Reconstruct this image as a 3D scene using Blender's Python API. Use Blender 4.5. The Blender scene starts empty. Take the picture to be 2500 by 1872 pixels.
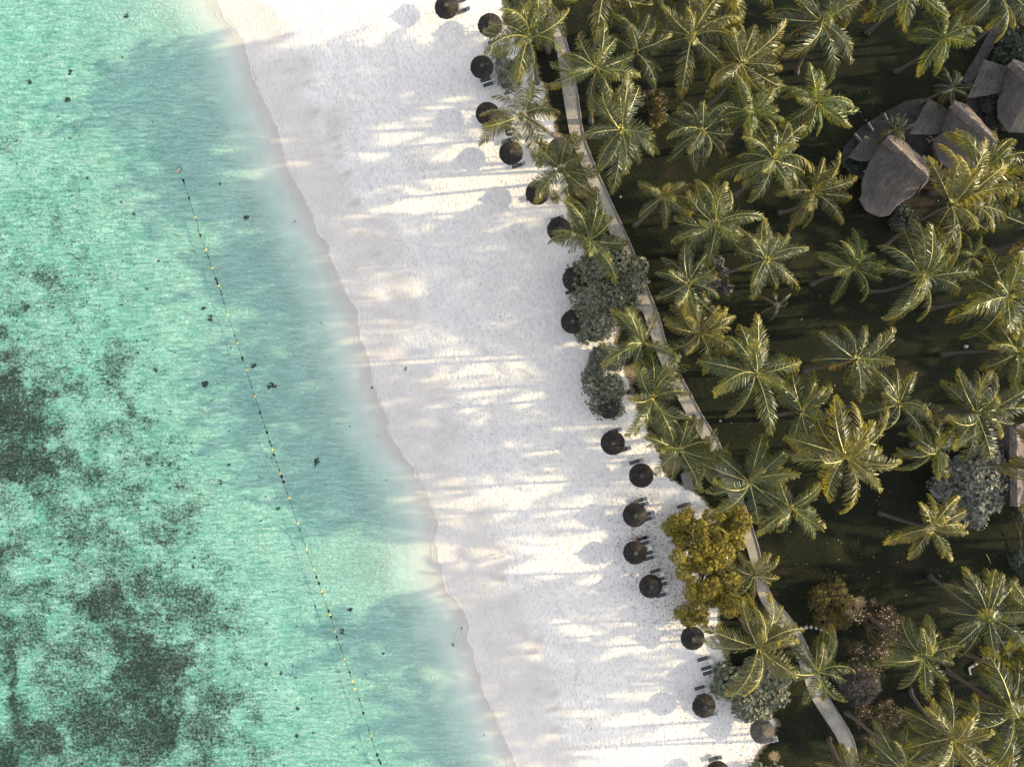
import bpy, math, random
import numpy as np
from mathutils import Vector, Matrix

random.seed(7)
RNG = np.random.default_rng(11)
S = bpy.context.scene
COL = S.collection

# ------------------------------------------------------------------ camera
CAM_H = 145.0            # drone height above the water, metres
PX = 0.055               # metres per source pixel at water level
cam_d = bpy.data.cameras.new('camera')
cam = bpy.data.objects.new('camera', cam_d)
COL.objects.link(cam)
cam.location = (0, 0, CAM_H)
cam.rotation_euler = (0, 0, 0)
cam_d.sensor_fit = 'HORIZONTAL'
cam_d.sensor_width = 36.0
cam_d.lens = 18.0 / (1250 * PX / CAM_H)
cam_d.clip_start = 0.5
cam_d.clip_end = 9000
S.camera = cam

# ------------------------------------------------------------------ light
SUN_EL, SUN_AZ = math.radians(21.5), math.radians(4.0)   # low sun just north of east
sun_dir = Vector((math.cos(SUN_EL) * math.cos(SUN_AZ), math.cos(SUN_EL) * math.sin(SUN_AZ), math.sin(SUN_EL)))
W = bpy.data.worlds.new('World')
S.world = W
W.use_nodes = True
wn = W.node_tree
wn.nodes.clear()
w_out = wn.nodes.new('ShaderNodeOutputWorld')
w_bg = wn.nodes.new('ShaderNodeBackground')
w_sky = wn.nodes.new('ShaderNodeTexSky')
w_sky.sky_type = 'NISHITA'
w_sky.sun_disc = False
w_sky.sun_elevation = SUN_EL
w_sky.sun_rotation = math.atan2(sun_dir.x, sun_dir.y)
w_sky.dust_density = 2.5
w_hsv = wn.nodes.new('ShaderNodeHueSaturation')
w_hsv.inputs['Saturation'].default_value = 0.22
wn.links.new(w_sky.outputs[0], w_hsv.inputs['Color'])
wn.links.new(w_hsv.outputs[0], w_bg.inputs[0])
w_bg.inputs[1].default_value = 0.15
wn.links.new(w_bg.outputs[0], w_out.inputs[0])

sun_d = bpy.data.lights.new('sun', 'SUN')
sun_d.energy = 3.0
sun_d.angle = math.radians(0.55)
sun_d.color = (1.0, 0.80, 0.44)
sun_o = bpy.data.objects.new('sun', sun_d)
COL.objects.link(sun_o)
sun_o.location = (60, 4, 60)
sun_o.rotation_euler = (-sun_dir).to_track_quat('-Z', 'Y').to_euler()

S.view_settings.view_transform = 'Standard'
S.view_settings.look = 'None'
S.view_settings.exposure = 1.30
S.view_settings.gamma = 1.0
S.view_settings.use_curve_mapping = False
try:
    S.cycles.max_bounces = 8
    S.cycles.transparent_max_bounces = 12
    S.cycles.volume_bounces = 0
    S.cycles.caustics_reflective = False
    S.cycles.caustics_refractive = False
except Exception:
    pass

# ------------------------------------------------------------------ terrain functions
SHORE = [(-200, 480), (0, 540), (100, 585), (200, 618), (313, 676), (390, 697), (475, 742), (600, 792), (690, 836),
         (756, 870), (900, 908), (1000, 945), (1075, 972), (1200, 1030), (1428, 1090), (1500, 1128), (1600, 1163),
         (1700, 1192), (1800, 1222), (1872, 1245), (2100, 1320)]
WET = [(-200, 610), (0, 672), (100, 700), (180, 745), (300, 800), (420, 845), (560, 925), (700, 965), (850, 1030), (1000, 1090),
       (1100, 1130), (1200, 1170), (1350, 1212), (1500, 1285), (1600, 1335), (1872, 1440), (2100, 1520)]
LAWN = [(-300, 1190), (0, 1224), (60, 1228), (120, 1285), (200, 1318), (300, 1352), (350, 1372), (420, 1392), (470, 1380), (560, 1398),
        (650, 1440), (700, 1470), (800, 1500), (900, 1520), (1000, 1560), (1060, 1580), (1120, 1612), (1160, 1622), (1200, 1690), (1225, 1722), (1262, 1748),
        (1320, 1758), (1400, 1788), (1500, 1752), (1570, 1752), (1640, 1785), (1700, 1830), (1760, 1893), (1800, 1884),
        (1830, 1852), (1872, 1836), (2200, 1880)]

def _curve(tab):
    v = np.array([p[0] for p in tab], float)
    u = np.array([p[1] for p in tab], float)
    y = (936 - v) * PX
    x = (u - 1250) * PX
    o = np.argsort(y)
    return y[o], x[o]
SH_Y, SH_X = _curve(SHORE)
WE_Y, WE_X = _curve(WET)

def _hash(ix, iy, seed):
    h = (ix.astype(np.int64) * 374761393 + iy.astype(np.int64) * 668265263 + seed * 974634541) & 0x7fffffff
    h = ((h ^ (h >> 13)) * 1274126177) & 0x7fffffff
    return ((h ^ (h >> 16)) & 0xffff) / 65535.0

def vnoise(x, y, seed=0):
    x = np.asarray(x, float); y = np.asarray(y, float)
    ix = np.floor(x); iy = np.floor(y)
    fx = x - ix; fy = y - iy
    fx = fx * fx * (3 - 2 * fx); fy = fy * fy * (3 - 2 * fy)
    a = _hash(ix, iy, seed); b = _hash(ix + 1, iy, seed)
    c = _hash(ix, iy + 1, seed); d = _hash(ix + 1, iy + 1, seed)
    return (a * (1 - fx) + b * fx) * (1 - fy) + (c * (1 - fx) + d * fx) * fy

def fbm(x, y, octv=4, seed=0):
    r = 0; a = 0.5; t = 0
    for k in range(octv):
        r = r + a * vnoise(np.asarray(x) * 2 ** k, np.asarray(y) * 2 ** k, seed + k * 17)
        t += a; a *= 0.5
    return r / t

def shore_x(y):
    y = np.asarray(y, float)
    r = np.interp(y, SH_Y, SH_X) + (fbm(y * .16, y * 0 + .5, 3, 61) - .5) * 2.4 + (fbm(y * .8, y * 0 + 2.5, 2, 67) - .5) * .7
    r = np.where(y > SH_Y[-1], SH_X[-1] - (y - SH_Y[-1]) * 0.35, r)
    return np.where(y < SH_Y[0], SH_X[0] + (SH_Y[0] - y) * 0.35, r)

def wet_x(y):
    y = np.asarray(y, float)
    r = np.interp(y, WE_Y, WE_X)
    r = np.where(y > WE_Y[-1], WE_X[-1] - (y - WE_Y[-1]) * 0.35, r)
    return np.where(y < WE_Y[0], WE_X[0] + (WE_Y[0] - y) * 0.35, r)

DEP_S = [0, 2, 5, 10, 18, 30, 60, 90, 4000]
DEP_D = [0, 0.10, 0.28, 0.49, 0.66, 0.76, 0.80, 0.84, 1.8]
RISE_S = [0, 3, 8, 10, 20, 32, 4000]
RISE_Z = [0, 0.22, 0.62, 0.72, 1.02, 1.25, 1.25]

def gz(x, y):
    s = np.asarray(x, float) - shore_x(y)
    z = np.where(s < 0, -np.interp(-s, DEP_S, DEP_D), np.interp(s, RISE_S, RISE_Z))
    near = np.exp(-(s / 14.0) ** 2)
    z = z + near * (fbm(np.asarray(x) * .18, np.asarray(y) * .18, 3, 5) - .5) * 0.10 * np.clip(np.abs(s) / 2, 0, 1)
    z = z + np.where(s < -10, (fbm(np.asarray(x) * .3, np.asarray(y) * .3, 3, 9) - .5) * 0.25 * np.clip((-s - 10) / 15, 0, 1), 0)
    z = z + np.where(s > 12, (fbm(np.asarray(x) * .35, np.asarray(y) * .35, 3, 3) - .5) * 0.10 * np.clip((s - 12) / 5, 0, 1), 0)
    return z

def P(u, v, z=0.0):
    k = PX * (CAM_H - z) / CAM_H
    return Vector(((u - 1250) * k, (936 - v) * k, z))

def G(u, v, dz=0.0):
    """ground point seen at source pixel u, v"""
    z = 0.0
    for _ in range(4):
        p = P(u, v, z)
        z = float(gz(p.x, p.y))
    return Vector((p.x, p.y, z + dz))

# ------------------------------------------------------------------ materials
def mat(name):
    m = bpy.data.materials.new(name)
    m.use_nodes = True
    nt = m.node_tree
    nt.nodes.clear()
    out = nt.nodes.new('ShaderNodeOutputMaterial')
    return m, nt, out

def N(nt, typ, **kw):
    n = nt.nodes.new(typ)
    for k, v in kw.items():
        if k in n.bl_rna.properties:
            setattr(n, k, v)
        else:
            n.inputs[k.replace('_', ' ')].default_value = v
    return n

def ramp(nt, fac, stops, interp='LINEAR'):
    r = nt.nodes.new('ShaderNodeValToRGB')
    r.color_ramp.interpolation = interp
    els = r.color_ramp.elements
    while len(els) < len(stops):
        els.new(0.5)
    for e, (p, c) in zip(els, stops):
        e.position = p
        e.color = (*c, 1) if len(c) == 3 else c
    nt.links.new(fac, r.inputs[0])
    return r.outputs[0]

def mixc(nt, fac, a, b, blend='MIX'):
    n = nt.nodes.new('ShaderNodeMix')
    n.data_type = 'RGBA'
    n.blend_type = blend
    for i, val in ((0, fac), (6, a), (7, b)):
        if hasattr(val, 'is_output') or hasattr(val, 'links'):
            nt.links.new(val, n.inputs[i])
        elif i == 0:
            n.inputs[0].default_value = val
        else:
            n.inputs[i].default_value = (*val, 1)
    return n.outputs[2]

def math_n(nt, op, a, b=None, clamp=False):
    n = nt.nodes.new('ShaderNodeMath')
    n.operation = op
    n.use_clamp = clamp
    for i, val in enumerate((a, b)):
        if val is None:
            continue
        if hasattr(val, 'links'):
            nt.links.new(val, n.inputs[i])
        else:
            n.inputs[i].default_value = val
    return n.outputs[0]

def noise(nt, vec, scale, detail=3, rough=0.55, dist=0.0):
    n = nt.nodes.new('ShaderNodeTexNoise')
    n.inputs['Scale'].default_value = scale
    n.inputs['Detail'].default_value = detail
    n.inputs['Roughness'].default_value = rough
    n.inputs['Distortion'].default_value = dist
    if vec is not None:
        nt.links.new(vec, n.inputs['Vector'])
    return n.outputs[0]

def bump(nt, h, strength, dist, prev=None):
    b = nt.nodes.new('ShaderNodeBump')
    b.inputs['Strength'].default_value = strength
    b.inputs['Distance'].default_value = dist
    nt.links.new(h, b.inputs['Height'])
    if prev is not None:
        nt.links.new(prev, b.inputs['Normal'])
    return b.outputs[0]

def coords(nt, obj=False, scale=None):
    if obj:
        o = nt.nodes.new('ShaderNodeTexCoord').outputs['Object']
    else:
        o = nt.nodes.new('ShaderNodeNewGeometry').outputs['Position']
    if scale is None:
        return o
    mp = nt.nodes.new('ShaderNodeMapping')
    mp.inputs['Scale'].default_value = scale
    nt.links.new(o, mp.inputs[0])
    return mp.outputs[0]

def principled(nt, out, col, rough=0.8, spec=0.2, normal=None):
    p = nt.nodes.new('ShaderNodeBsdfPrincipled')
    if hasattr(col, 'links'):
        nt.links.new(col, p.inputs['Base Color'])
    else:
        p.inputs['Base Color'].default_value = (*col, 1)
    p.inputs['Roughness'].default_value = rough
    p.inputs['Specular IOR Level'].default_value = spec
    if normal is not None:
        nt.links.new(normal, p.inputs['Normal'])
    nt.links.new(p.outputs[0], out.inputs[0])
    return p

def attr(nt, name):
    a = nt.nodes.new('ShaderNodeAttribute')
    a.attribute_name = name
    return a.outputs['Fac']

def simple(name, col, rough=0.7, spec=0.25, var=0.25, scale=6.0, bmp=0.0, bscale=20.0):
    m, nt, out = mat(name)
    v = coords(nt, True)
    n1 = noise(nt, v, scale, 4)
    dark = tuple(c * (1 - var) for c in col)
    lite = tuple(min(1, c * (1 + var)) for c in col)
    c = ramp(nt, n1, [(0.3, dark), (0.7, lite)])
    nrm = bump(nt, noise(nt, v, bscale, 4), 0.6, bmp) if bmp else None
    principled(nt, out, c, rough, spec, nrm)
    return m

def m_sand():
    m, nt, out = mat('sand')
    v = coords(nt)
    wet, gr, under = attr(nt, 'wet'), attr(nt, 'grass'), attr(nt, 'under')
    dry = ramp(nt, noise(nt, v, 0.35, 5), [(0.3, (0.72, 0.70, 0.695)), (0.7, (0.79, 0.77, 0.76))])
    dry = mixc(nt, 1.0, dry, ramp(nt, noise(nt, coords(nt, scale=(1.0, .6, 1.0)), 3.0, 3, 0.65), [(0.36, (0.85, 0.85, 0.855)), (0.50, (1.0, 1.0, 1.0)), (0.64, (1.05, 1.05, 1.045))]), 'MULTIPLY')
    speck = math_n(nt, 'GREATER_THAN', noise(nt, v, 5.5, 3, 0.6), 0.70)
    dry = mixc(nt, math_n(nt, 'MULTIPLY', speck, 0.30), dry, (0.30, 0.27, 0.25))
    wetc = ramp(nt, noise(nt, v, 0.5, 4), [(0.3, (0.49, 0.455, 0.43)), (0.7, (0.565, 0.53, 0.505))])
    c = mixc(nt, wet, dry, wetc)
    # sea bed: pale sand, meadow of dark weed where the attribute says so
    bed = ramp(nt, noise(nt, v, 0.22, 5), [(0.3, (0.56, 0.56, 0.525)), (0.7, (0.70, 0.675, 0.635))])
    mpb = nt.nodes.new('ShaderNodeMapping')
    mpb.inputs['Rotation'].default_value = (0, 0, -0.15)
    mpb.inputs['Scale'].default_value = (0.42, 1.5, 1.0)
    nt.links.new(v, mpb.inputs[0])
    caustic_streaks = ramp(nt, noise(nt, mpb.outputs[0], 1.5, 6, 0.66, 0.5), [(0.36, (0.64, 0.74, 0.68)), (0.48, (0.98, 0.94, 0.93)), (0.60, (1.50, 1.16, 1.15))])  # light and dark streaks of sunlit caustics painted into the bed colour
    bed = mixc(nt, attr(nt, 'caustic_streaks'), bed, mixc(nt, 1.0, bed, caustic_streaks, 'MULTIPLY'))
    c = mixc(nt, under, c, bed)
    hf = noise(nt, v, 2.9, 9, 0.82)
    hf2 = noise(nt, v, 0.33, 4, 0.6)
    h = math_n(nt, 'ADD', math_n(nt, 'MULTIPLY', hf, 0.72), math_n(nt, 'MULTIPLY', hf2, 0.28))
    th = math_n(nt, 'SUBTRACT', 0.645, math_n(nt, 'MULTIPLY', gr, 0.30))
    msk = math_n(nt, 'MULTIPLY', math_n(nt, 'SUBTRACT', h, th), 7.0, True)
    weed = ramp(nt, noise(nt, v, 3.2, 4, 0.7), [(0.36, (0.040, 0.018, 0.015)), (0.57, (0.095, 0.048, 0.040)), (0.74, (0.56, 0.36, 0.31))])
    c = mixc(nt, math_n(nt, 'MULTIPLY', msk, 0.94), c, weed)
    # relief: trampled dry sand, smooth wet sand, rippled bed
    foot = bump(nt, noise(nt, coords(nt, scale=(1.0, 0.62, 1.0)), 2.6, 3, 0.6), 1.0, 0.17)
    fine = noise(nt, v, 9.0, 3)
    foot = bump(nt, fine, 0.7, 0.025, foot)
    mp = nt.nodes.new('ShaderNodeMapping')
    mp.inputs['Rotation'].default_value = (0, 0, -0.22)
    mp.inputs['Scale'].default_value = (0.55, 1.9, 1.0)
    nt.links.new(v, mp.inputs[0])
    r1 = noise(nt, mp.outputs[0], 1.15, 5, 0.62, 0.8)
    ridge = math_n(nt, 'SUBTRACT', 1.0, math_n(nt, 'MULTIPLY', math_n(nt, 'ABSOLUTE', math_n(nt, 'SUBTRACT', r1, 0.5)), 5.0), True)
    rip = math_n(nt, 'ADD', math_n(nt, 'MULTIPLY', ridge, 0.5), math_n(nt, 'MULTIPLY', noise(nt, v, 1.9, 5, 0.65), 1.0))
    ripn = bump(nt, rip, 1.0, 0.30)
    geo = nt.nodes.new('ShaderNodeNewGeometry').outputs['Normal']
    def mixv(f, a, b):
        n = nt.nodes.new('ShaderNodeMix'); n.data_type = 'VECTOR'
        nt.links.new(f, n.inputs[0]); nt.links.new(a, n.inputs[4]); nt.links.new(b, n.inputs[5])
        return n.outputs[1]
    nn = mixv(wet, foot, geo)
    deep = attr(nt, 'ripple')
    nn = mixv(deep, nn, ripn)
    principled(nt, out, c, 0.9, 0.1, nn)
    return m

def m_lawn():
    m, nt, out = mat('lawn')
    v = coords(nt)
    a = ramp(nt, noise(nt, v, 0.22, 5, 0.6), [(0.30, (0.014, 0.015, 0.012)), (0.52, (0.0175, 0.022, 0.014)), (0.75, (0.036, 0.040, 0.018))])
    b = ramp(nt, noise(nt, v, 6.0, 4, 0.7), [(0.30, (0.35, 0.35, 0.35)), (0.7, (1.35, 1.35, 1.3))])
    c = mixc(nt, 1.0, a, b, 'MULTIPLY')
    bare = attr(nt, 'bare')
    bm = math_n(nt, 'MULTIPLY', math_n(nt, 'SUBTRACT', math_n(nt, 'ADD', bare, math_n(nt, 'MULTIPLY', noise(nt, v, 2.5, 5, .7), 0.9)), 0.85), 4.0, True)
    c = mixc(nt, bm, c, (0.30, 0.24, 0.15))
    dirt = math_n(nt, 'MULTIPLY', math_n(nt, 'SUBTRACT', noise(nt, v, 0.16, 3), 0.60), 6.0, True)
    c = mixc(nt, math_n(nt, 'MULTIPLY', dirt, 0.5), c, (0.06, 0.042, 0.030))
    nrm = bump(nt, noise(nt, v, 7.0, 4, 0.7), 1.0, 0.10)
    principled(nt, out, c, 0.95, 0.1, nrm)
    return m

def m_water():
    m, nt, out = mat('sea_water')
    v = coords(nt)
    tr = nt.nodes.new('ShaderNodeBsdfTransparent')
    gl = nt.nodes.new('ShaderNodeBsdfGlossy')
    gl.inputs['Roughness'].default_value = 0.12
    lw = nt.nodes.new('ShaderNodeLayerWeight')      # Schlick term, the same from either side
    lw.inputs['Blend'].default_value = 0.5
    f5 = math_n(nt, 'POWER', lw.outputs['Facing'], 5.0)
    fr = nt.nodes.new('ShaderNodeMath'); fr.operation = 'MULTIPLY_ADD'
    nt.links.new(f5, fr.inputs[0]); fr.inputs[1].default_value = 0.98; fr.inputs[2].default_value = 0.02
    nb = bump(nt, noise(nt, coords(nt, scale=(1.0, 1.5, 1.0)), 1.3, 4, 0.6, 0.6), 0.5, 0.10)
    nt.links.new(nb, gl.inputs['Normal'])
    mx = nt.nodes.new('ShaderNodeMixShader')
    nt.links.new(fr.outputs[0], mx.inputs[0])
    nt.links.new(tr.outputs[0], mx.inputs[1])
    nt.links.new(gl.outputs[0], mx.inputs[2])
    nt.links.new(mx.outputs[0], out.inputs['Surface'])
    va = nt.nodes.new('ShaderNodeVolumeAbsorption')
    va.inputs['Color'].default_value = (0.0, 0.85, 0.79, 1)
    va.inputs['Density'].default_value = 0.42
    nt.links.new(va.outputs[0], out.inputs['Volume'])
    return m

def m_frond(name, base, trans, tip, dry=0.0):
    m, nt, out = mat(name)
    t = attr(nt, 'along')
    oi = nt.nodes.new('ShaderNodeObjectInfo').outputs['Random']
    v = coords(nt)
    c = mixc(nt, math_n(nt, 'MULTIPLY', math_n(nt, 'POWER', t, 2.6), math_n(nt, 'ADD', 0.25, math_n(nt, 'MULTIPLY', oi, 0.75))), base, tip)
    c = mixc(nt, 1.0, c, ramp(nt, noise(nt, v, 3.0, 3), [(0.3, (0.65, 0.65, 0.65)), (0.7, (1.3, 1.3, 1.25))]), 'MULTIPLY')
    d = nt.nodes.new('ShaderNodeBsdfPrincipled')
    nt.links.new(c, d.inputs['Base Color'])
    d.inputs['Roughness'].default_value = 0.40
    d.inputs['Specular IOR Level'].default_value = 0.6
    tl = nt.nodes.new('ShaderNodeBsdfTranslucent')
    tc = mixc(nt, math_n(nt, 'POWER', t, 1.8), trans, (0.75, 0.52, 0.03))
    nt.links.new(tc, tl.inputs[0])
    mx = nt.nodes.new('ShaderNodeMixShader')
    mx.inputs[0].default_value = 0.22
    nt.links.new(d.outputs[0], mx.inputs[1])
    nt.links.new(tl.outputs[0], mx.inputs[2])
    nt.links.new(mx.outputs[0], out.inputs[0])
    return m

def m_leaf(name, c0, c1, trans, rough=0.45, mixf=0.25, scale=1.2):
    m, nt, out = mat(name)
    v = coords(nt)
    r = attr(nt, 'rnd')
    c = mixc(nt, r, c0, c1)
    c = mixc(nt, 1.0, c, ramp(nt, noise(nt, v, scale, 3), [(0.3, (0.7, 0.7, 0.7)), (0.7, (1.25, 1.25, 1.25))]), 'MULTIPLY')
    d = nt.nodes.new('ShaderNodeBsdfPrincipled')
    nt.links.new(c, d.inputs['Base Color'])
    d.inputs['Roughness'].default_value = rough
    d.inputs['Specular IOR Level'].default_value = 0.4
    tl = nt.nodes.new('ShaderNodeBsdfTranslucent')
    tl.inputs[0].default_value = (*trans, 1)
    mx = nt.nodes.new('ShaderNodeMixShader')
    mx.inputs[0].default_value = mixf
    nt.links.new(d.outputs[0], mx.inputs[1])
    nt.links.new(tl.outputs[0], mx.inputs[2])
    nt.links.new(mx.outputs[0], out.inputs[0])
    return m

def m_thatch(name, c0, c1, sc=(14, 14, 3)):
    m, nt, out = mat(name)
    v = coords(nt, True)
    r = attr(nt, 'rnd')
    oi = nt.nodes.new('ShaderNodeObjectInfo').outputs['Random']
    c = mixc(nt, r, c0, c1)
    c = mixc(nt, 1.0, c, ramp(nt, noise(nt, v, 5, 6, 0.75), [(0.3, (0.55, 0.55, 0.55)), (0.7, (1.4, 1.38, 1.35))]), 'MULTIPLY')
    big = ramp(nt, noise(nt, v, 0.45, 3), [(0.35, (0.8, 0.8, 0.82)), (0.7, (1.2, 1.15, 1.12))])
    c = mixc(nt, 1.0, c, big, 'MULTIPLY')
    nrm = bump(nt, noise(nt, v, 22, 4, 0.7), 0.9, 0.03)
    principled(nt, out, c, 0.95, 0.08, nrm)
    return m

M = {}
M['sand'] = m_sand()
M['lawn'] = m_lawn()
M['water'] = m_water()
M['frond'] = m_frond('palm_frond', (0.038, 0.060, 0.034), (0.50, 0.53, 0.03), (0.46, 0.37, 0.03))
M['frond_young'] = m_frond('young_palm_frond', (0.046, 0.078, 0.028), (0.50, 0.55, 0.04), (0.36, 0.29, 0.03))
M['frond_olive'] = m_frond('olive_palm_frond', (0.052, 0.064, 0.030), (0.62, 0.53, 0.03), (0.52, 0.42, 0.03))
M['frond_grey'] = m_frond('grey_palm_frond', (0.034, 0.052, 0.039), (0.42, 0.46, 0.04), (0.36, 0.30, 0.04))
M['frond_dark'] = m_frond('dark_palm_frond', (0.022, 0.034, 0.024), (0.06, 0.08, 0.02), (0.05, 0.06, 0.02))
M['frond_dry'] = m_frond('dry_palm_frond', (0.16, 0.11, 0.045), (0.26, 0.17, 0.04), (0.20, 0.13, 0.05))
M['rachis'] = simple('palm_rachis', (0.58, 0.52, 0.19), 0.45, 0.4, 0.2, 3)
M['trunk'] = simple('palm_bark', (0.13, 0.108, 0.102), 0.9, 0.1, 0.3, 4, 0.03, 12)
M['coconut'] = simple('coconut_husk', (0.30, 0.17, 0.05), 0.55, 0.3, 0.35, 5)
M['bark'] = simple('shrub_bark', (0.12, 0.085, 0.075), 0.9, 0.1, 0.3, 5, 0.02)
M['twig'] = simple('pale_twig', (0.13, 0.095, 0.06), 0.9, 0.1, 0.3, 5)
M['seagrape'] = m_leaf('sea_grape_leaf', (0.028, 0.034, 0.026), (0.225, 0.24, 0.165), (0.12, 0.14, 0.03), 0.42, 0.15)
M['silver'] = m_leaf('silver_leaf', (0.050, 0.055, 0.050), (0.27, 0.285, 0.25), (0.13, 0.15, 0.06), 0.5, 0.15)
M['almond'] = m_leaf('golden_leaf', (0.020, 0.022, 0.010), (0.36, 0.295, 0.032), (0.38, 0.32, 0.015), 0.5, 0.26, 0.9)
M['strap'] = m_leaf('strap_leaf', (0.028, 0.028, 0.010), (0.17, 0.135, 0.030), (0.20, 0.16, 0.02), 0.5, 0.25)
M['spiky'] = m_leaf('spiky_leaf', (0.030, 0.030, 0.032), (0.095, 0.090, 0.092), (0.06, 0.06, 0.04), 0.6, 0.15)
M['hedge'] = m_leaf('dark_hedge_leaf', (0.012, 0.018, 0.012), (0.06, 0.08, 0.055), (0.05, 0.08, 0.02), 0.45, 0.15)
M['ochre'] = m_leaf('ochre_leaf', (0.040, 0.028, 0.018), (0.19, 0.125, 0.055), (0.20, 0.14, 0.03), 0.6, 0.2)
M['blossom'] = simple('white_blossom', (0.80, 0.77, 0.70), 0.6, 0.2, 0.08)
M['thatch'] = m_thatch('umbrella_thatch', (0.024, 0.0228, 0.0232), (0.100, 0.093, 0.090))
M['thatch_pale'] = m_thatch('weathered_thatch', (0.095, 0.088, 0.085), (0.20, 0.185, 0.175))
M['roof'] = m_thatch('villa_thatch', (0.115, 0.110, 0.112), (0.195, 0.186, 0.189))
M['roof_pink'] = m_thatch('reddish_thatch', (0.108, 0.094, 0.098), (0.205, 0.170, 0.178))
M['ridge'] = m_thatch('ridge_thatch', (0.115, 0.105, 0.105), (0.30, 0.265, 0.26))
M['pole'] = simple('timber_pole', (0.16, 0.11, 0.07), 0.8, 0.15, 0.25)
M['sling'] = simple('grey_sling', (0.085, 0.088, 0.092), 0.7, 0.2, 0.12, 9)
M['sling_lightened'] = simple('lightened_grey_sling', (0.27, 0.28, 0.285), 0.6, 0.3, 0.08, 9)  # sling colour lightened for sky light on raised backrests; mat piping shares it
M['white'] = simple('white_paint', (0.80, 0.80, 0.79), 0.45, 0.4, 0.05)
M['concrete'] = simple('path_concrete', (0.36, 0.335, 0.30), 0.85, 0.15, 0.16, 0.6, 0.006, 8)
M['kerb'] = simple('kerb_stone', (0.22, 0.20, 0.195), 0.85, 0.15, 0.25, 2)
M['paver'] = simple('dark_paver', (0.085, 0.078, 0.080), 0.85, 0.15, 0.3, 1.5, 0.004)
M['terrace'] = simple('terrace_stone', (0.062, 0.056, 0.058), 0.85, 0.15, 0.35, 1.2, 0.004)
M['wall'] = simple('villa_wall', (0.20, 0.165, 0.145), 0.85, 0.15, 0.12)
M['glass'] = simple('dark_window', (0.02, 0.025, 0.03), 0.1, 0.5, 0.1)
M['soil'] = simple('garden_soil', (0.030, 0.025, 0.020), 0.95, 0.05, 0.3, 2)
M['rope'] = simple('weedy_rope', (0.05, 0.045, 0.03), 0.9, 0.1, 0.3)
M['float'] = simple('yellow_float', (0.80, 0.56, 0.16), 0.4, 0.4, 0.1)
M['float_orange'] = simple('orange_float', (0.70, 0.30, 0.10), 0.4, 0.4, 0.1)
M['weed'] = simple('dark_weed', (0.028, 0.03, 0.024), 0.9, 0.1, 0.3, 4)
M['coral'] = simple('dark_coral', (0.085, 0.075, 0.062), 0.95, 0.05, 0.5, 5, 0.04, 8)
M['seagrass'] = m_leaf('seagrass_blade', (0.018, 0.014, 0.011), (0.085, 0.065, 0.052), (0.05, 0.06, 0.03), 0.8, 0.1)
M['grassblade'] = m_leaf('grass_blade', (0.014, 0.019, 0.011), (0.055, 0.062, 0.020), (0.10, 0.085, 0.015), 0.7, 0.3)
M['litter'] = m_leaf('fallen_leaf', (0.055, 0.030, 0.024), (0.22, 0.13, 0.10), (0.1, 0.06, 0.03), 0.8, 0.1)
M['foam'] = simple('sea_foam', (0.66, 0.655, 0.65), 0.8, 0.1, 0.1, 3)
M['stone'] = simple('pale_stone', (0.42, 0.40, 0.38), 0.85, 0.15, 0.15, 4, 0.01)
M['skin'] = simple('tanned_skin', (0.27, 0.13, 0.06), 0.55, 0.3, 0.08)
M['cloth_dark'] = simple('black_cloth', (0.018, 0.017, 0.018), 0.85, 0.1, 0.2)
M['hair'] = simple('dark_hair', (0.012, 0.009, 0.008), 0.6, 0.2, 0.2)
M['mat_grey'] = simple('grey_mat', (0.16, 0.16, 0.165), 0.7, 0.2, 0.08)
M['metal'] = simple('lamp_metal', (0.25, 0.25, 0.26), 0.4, 0.5, 0.1)

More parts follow.
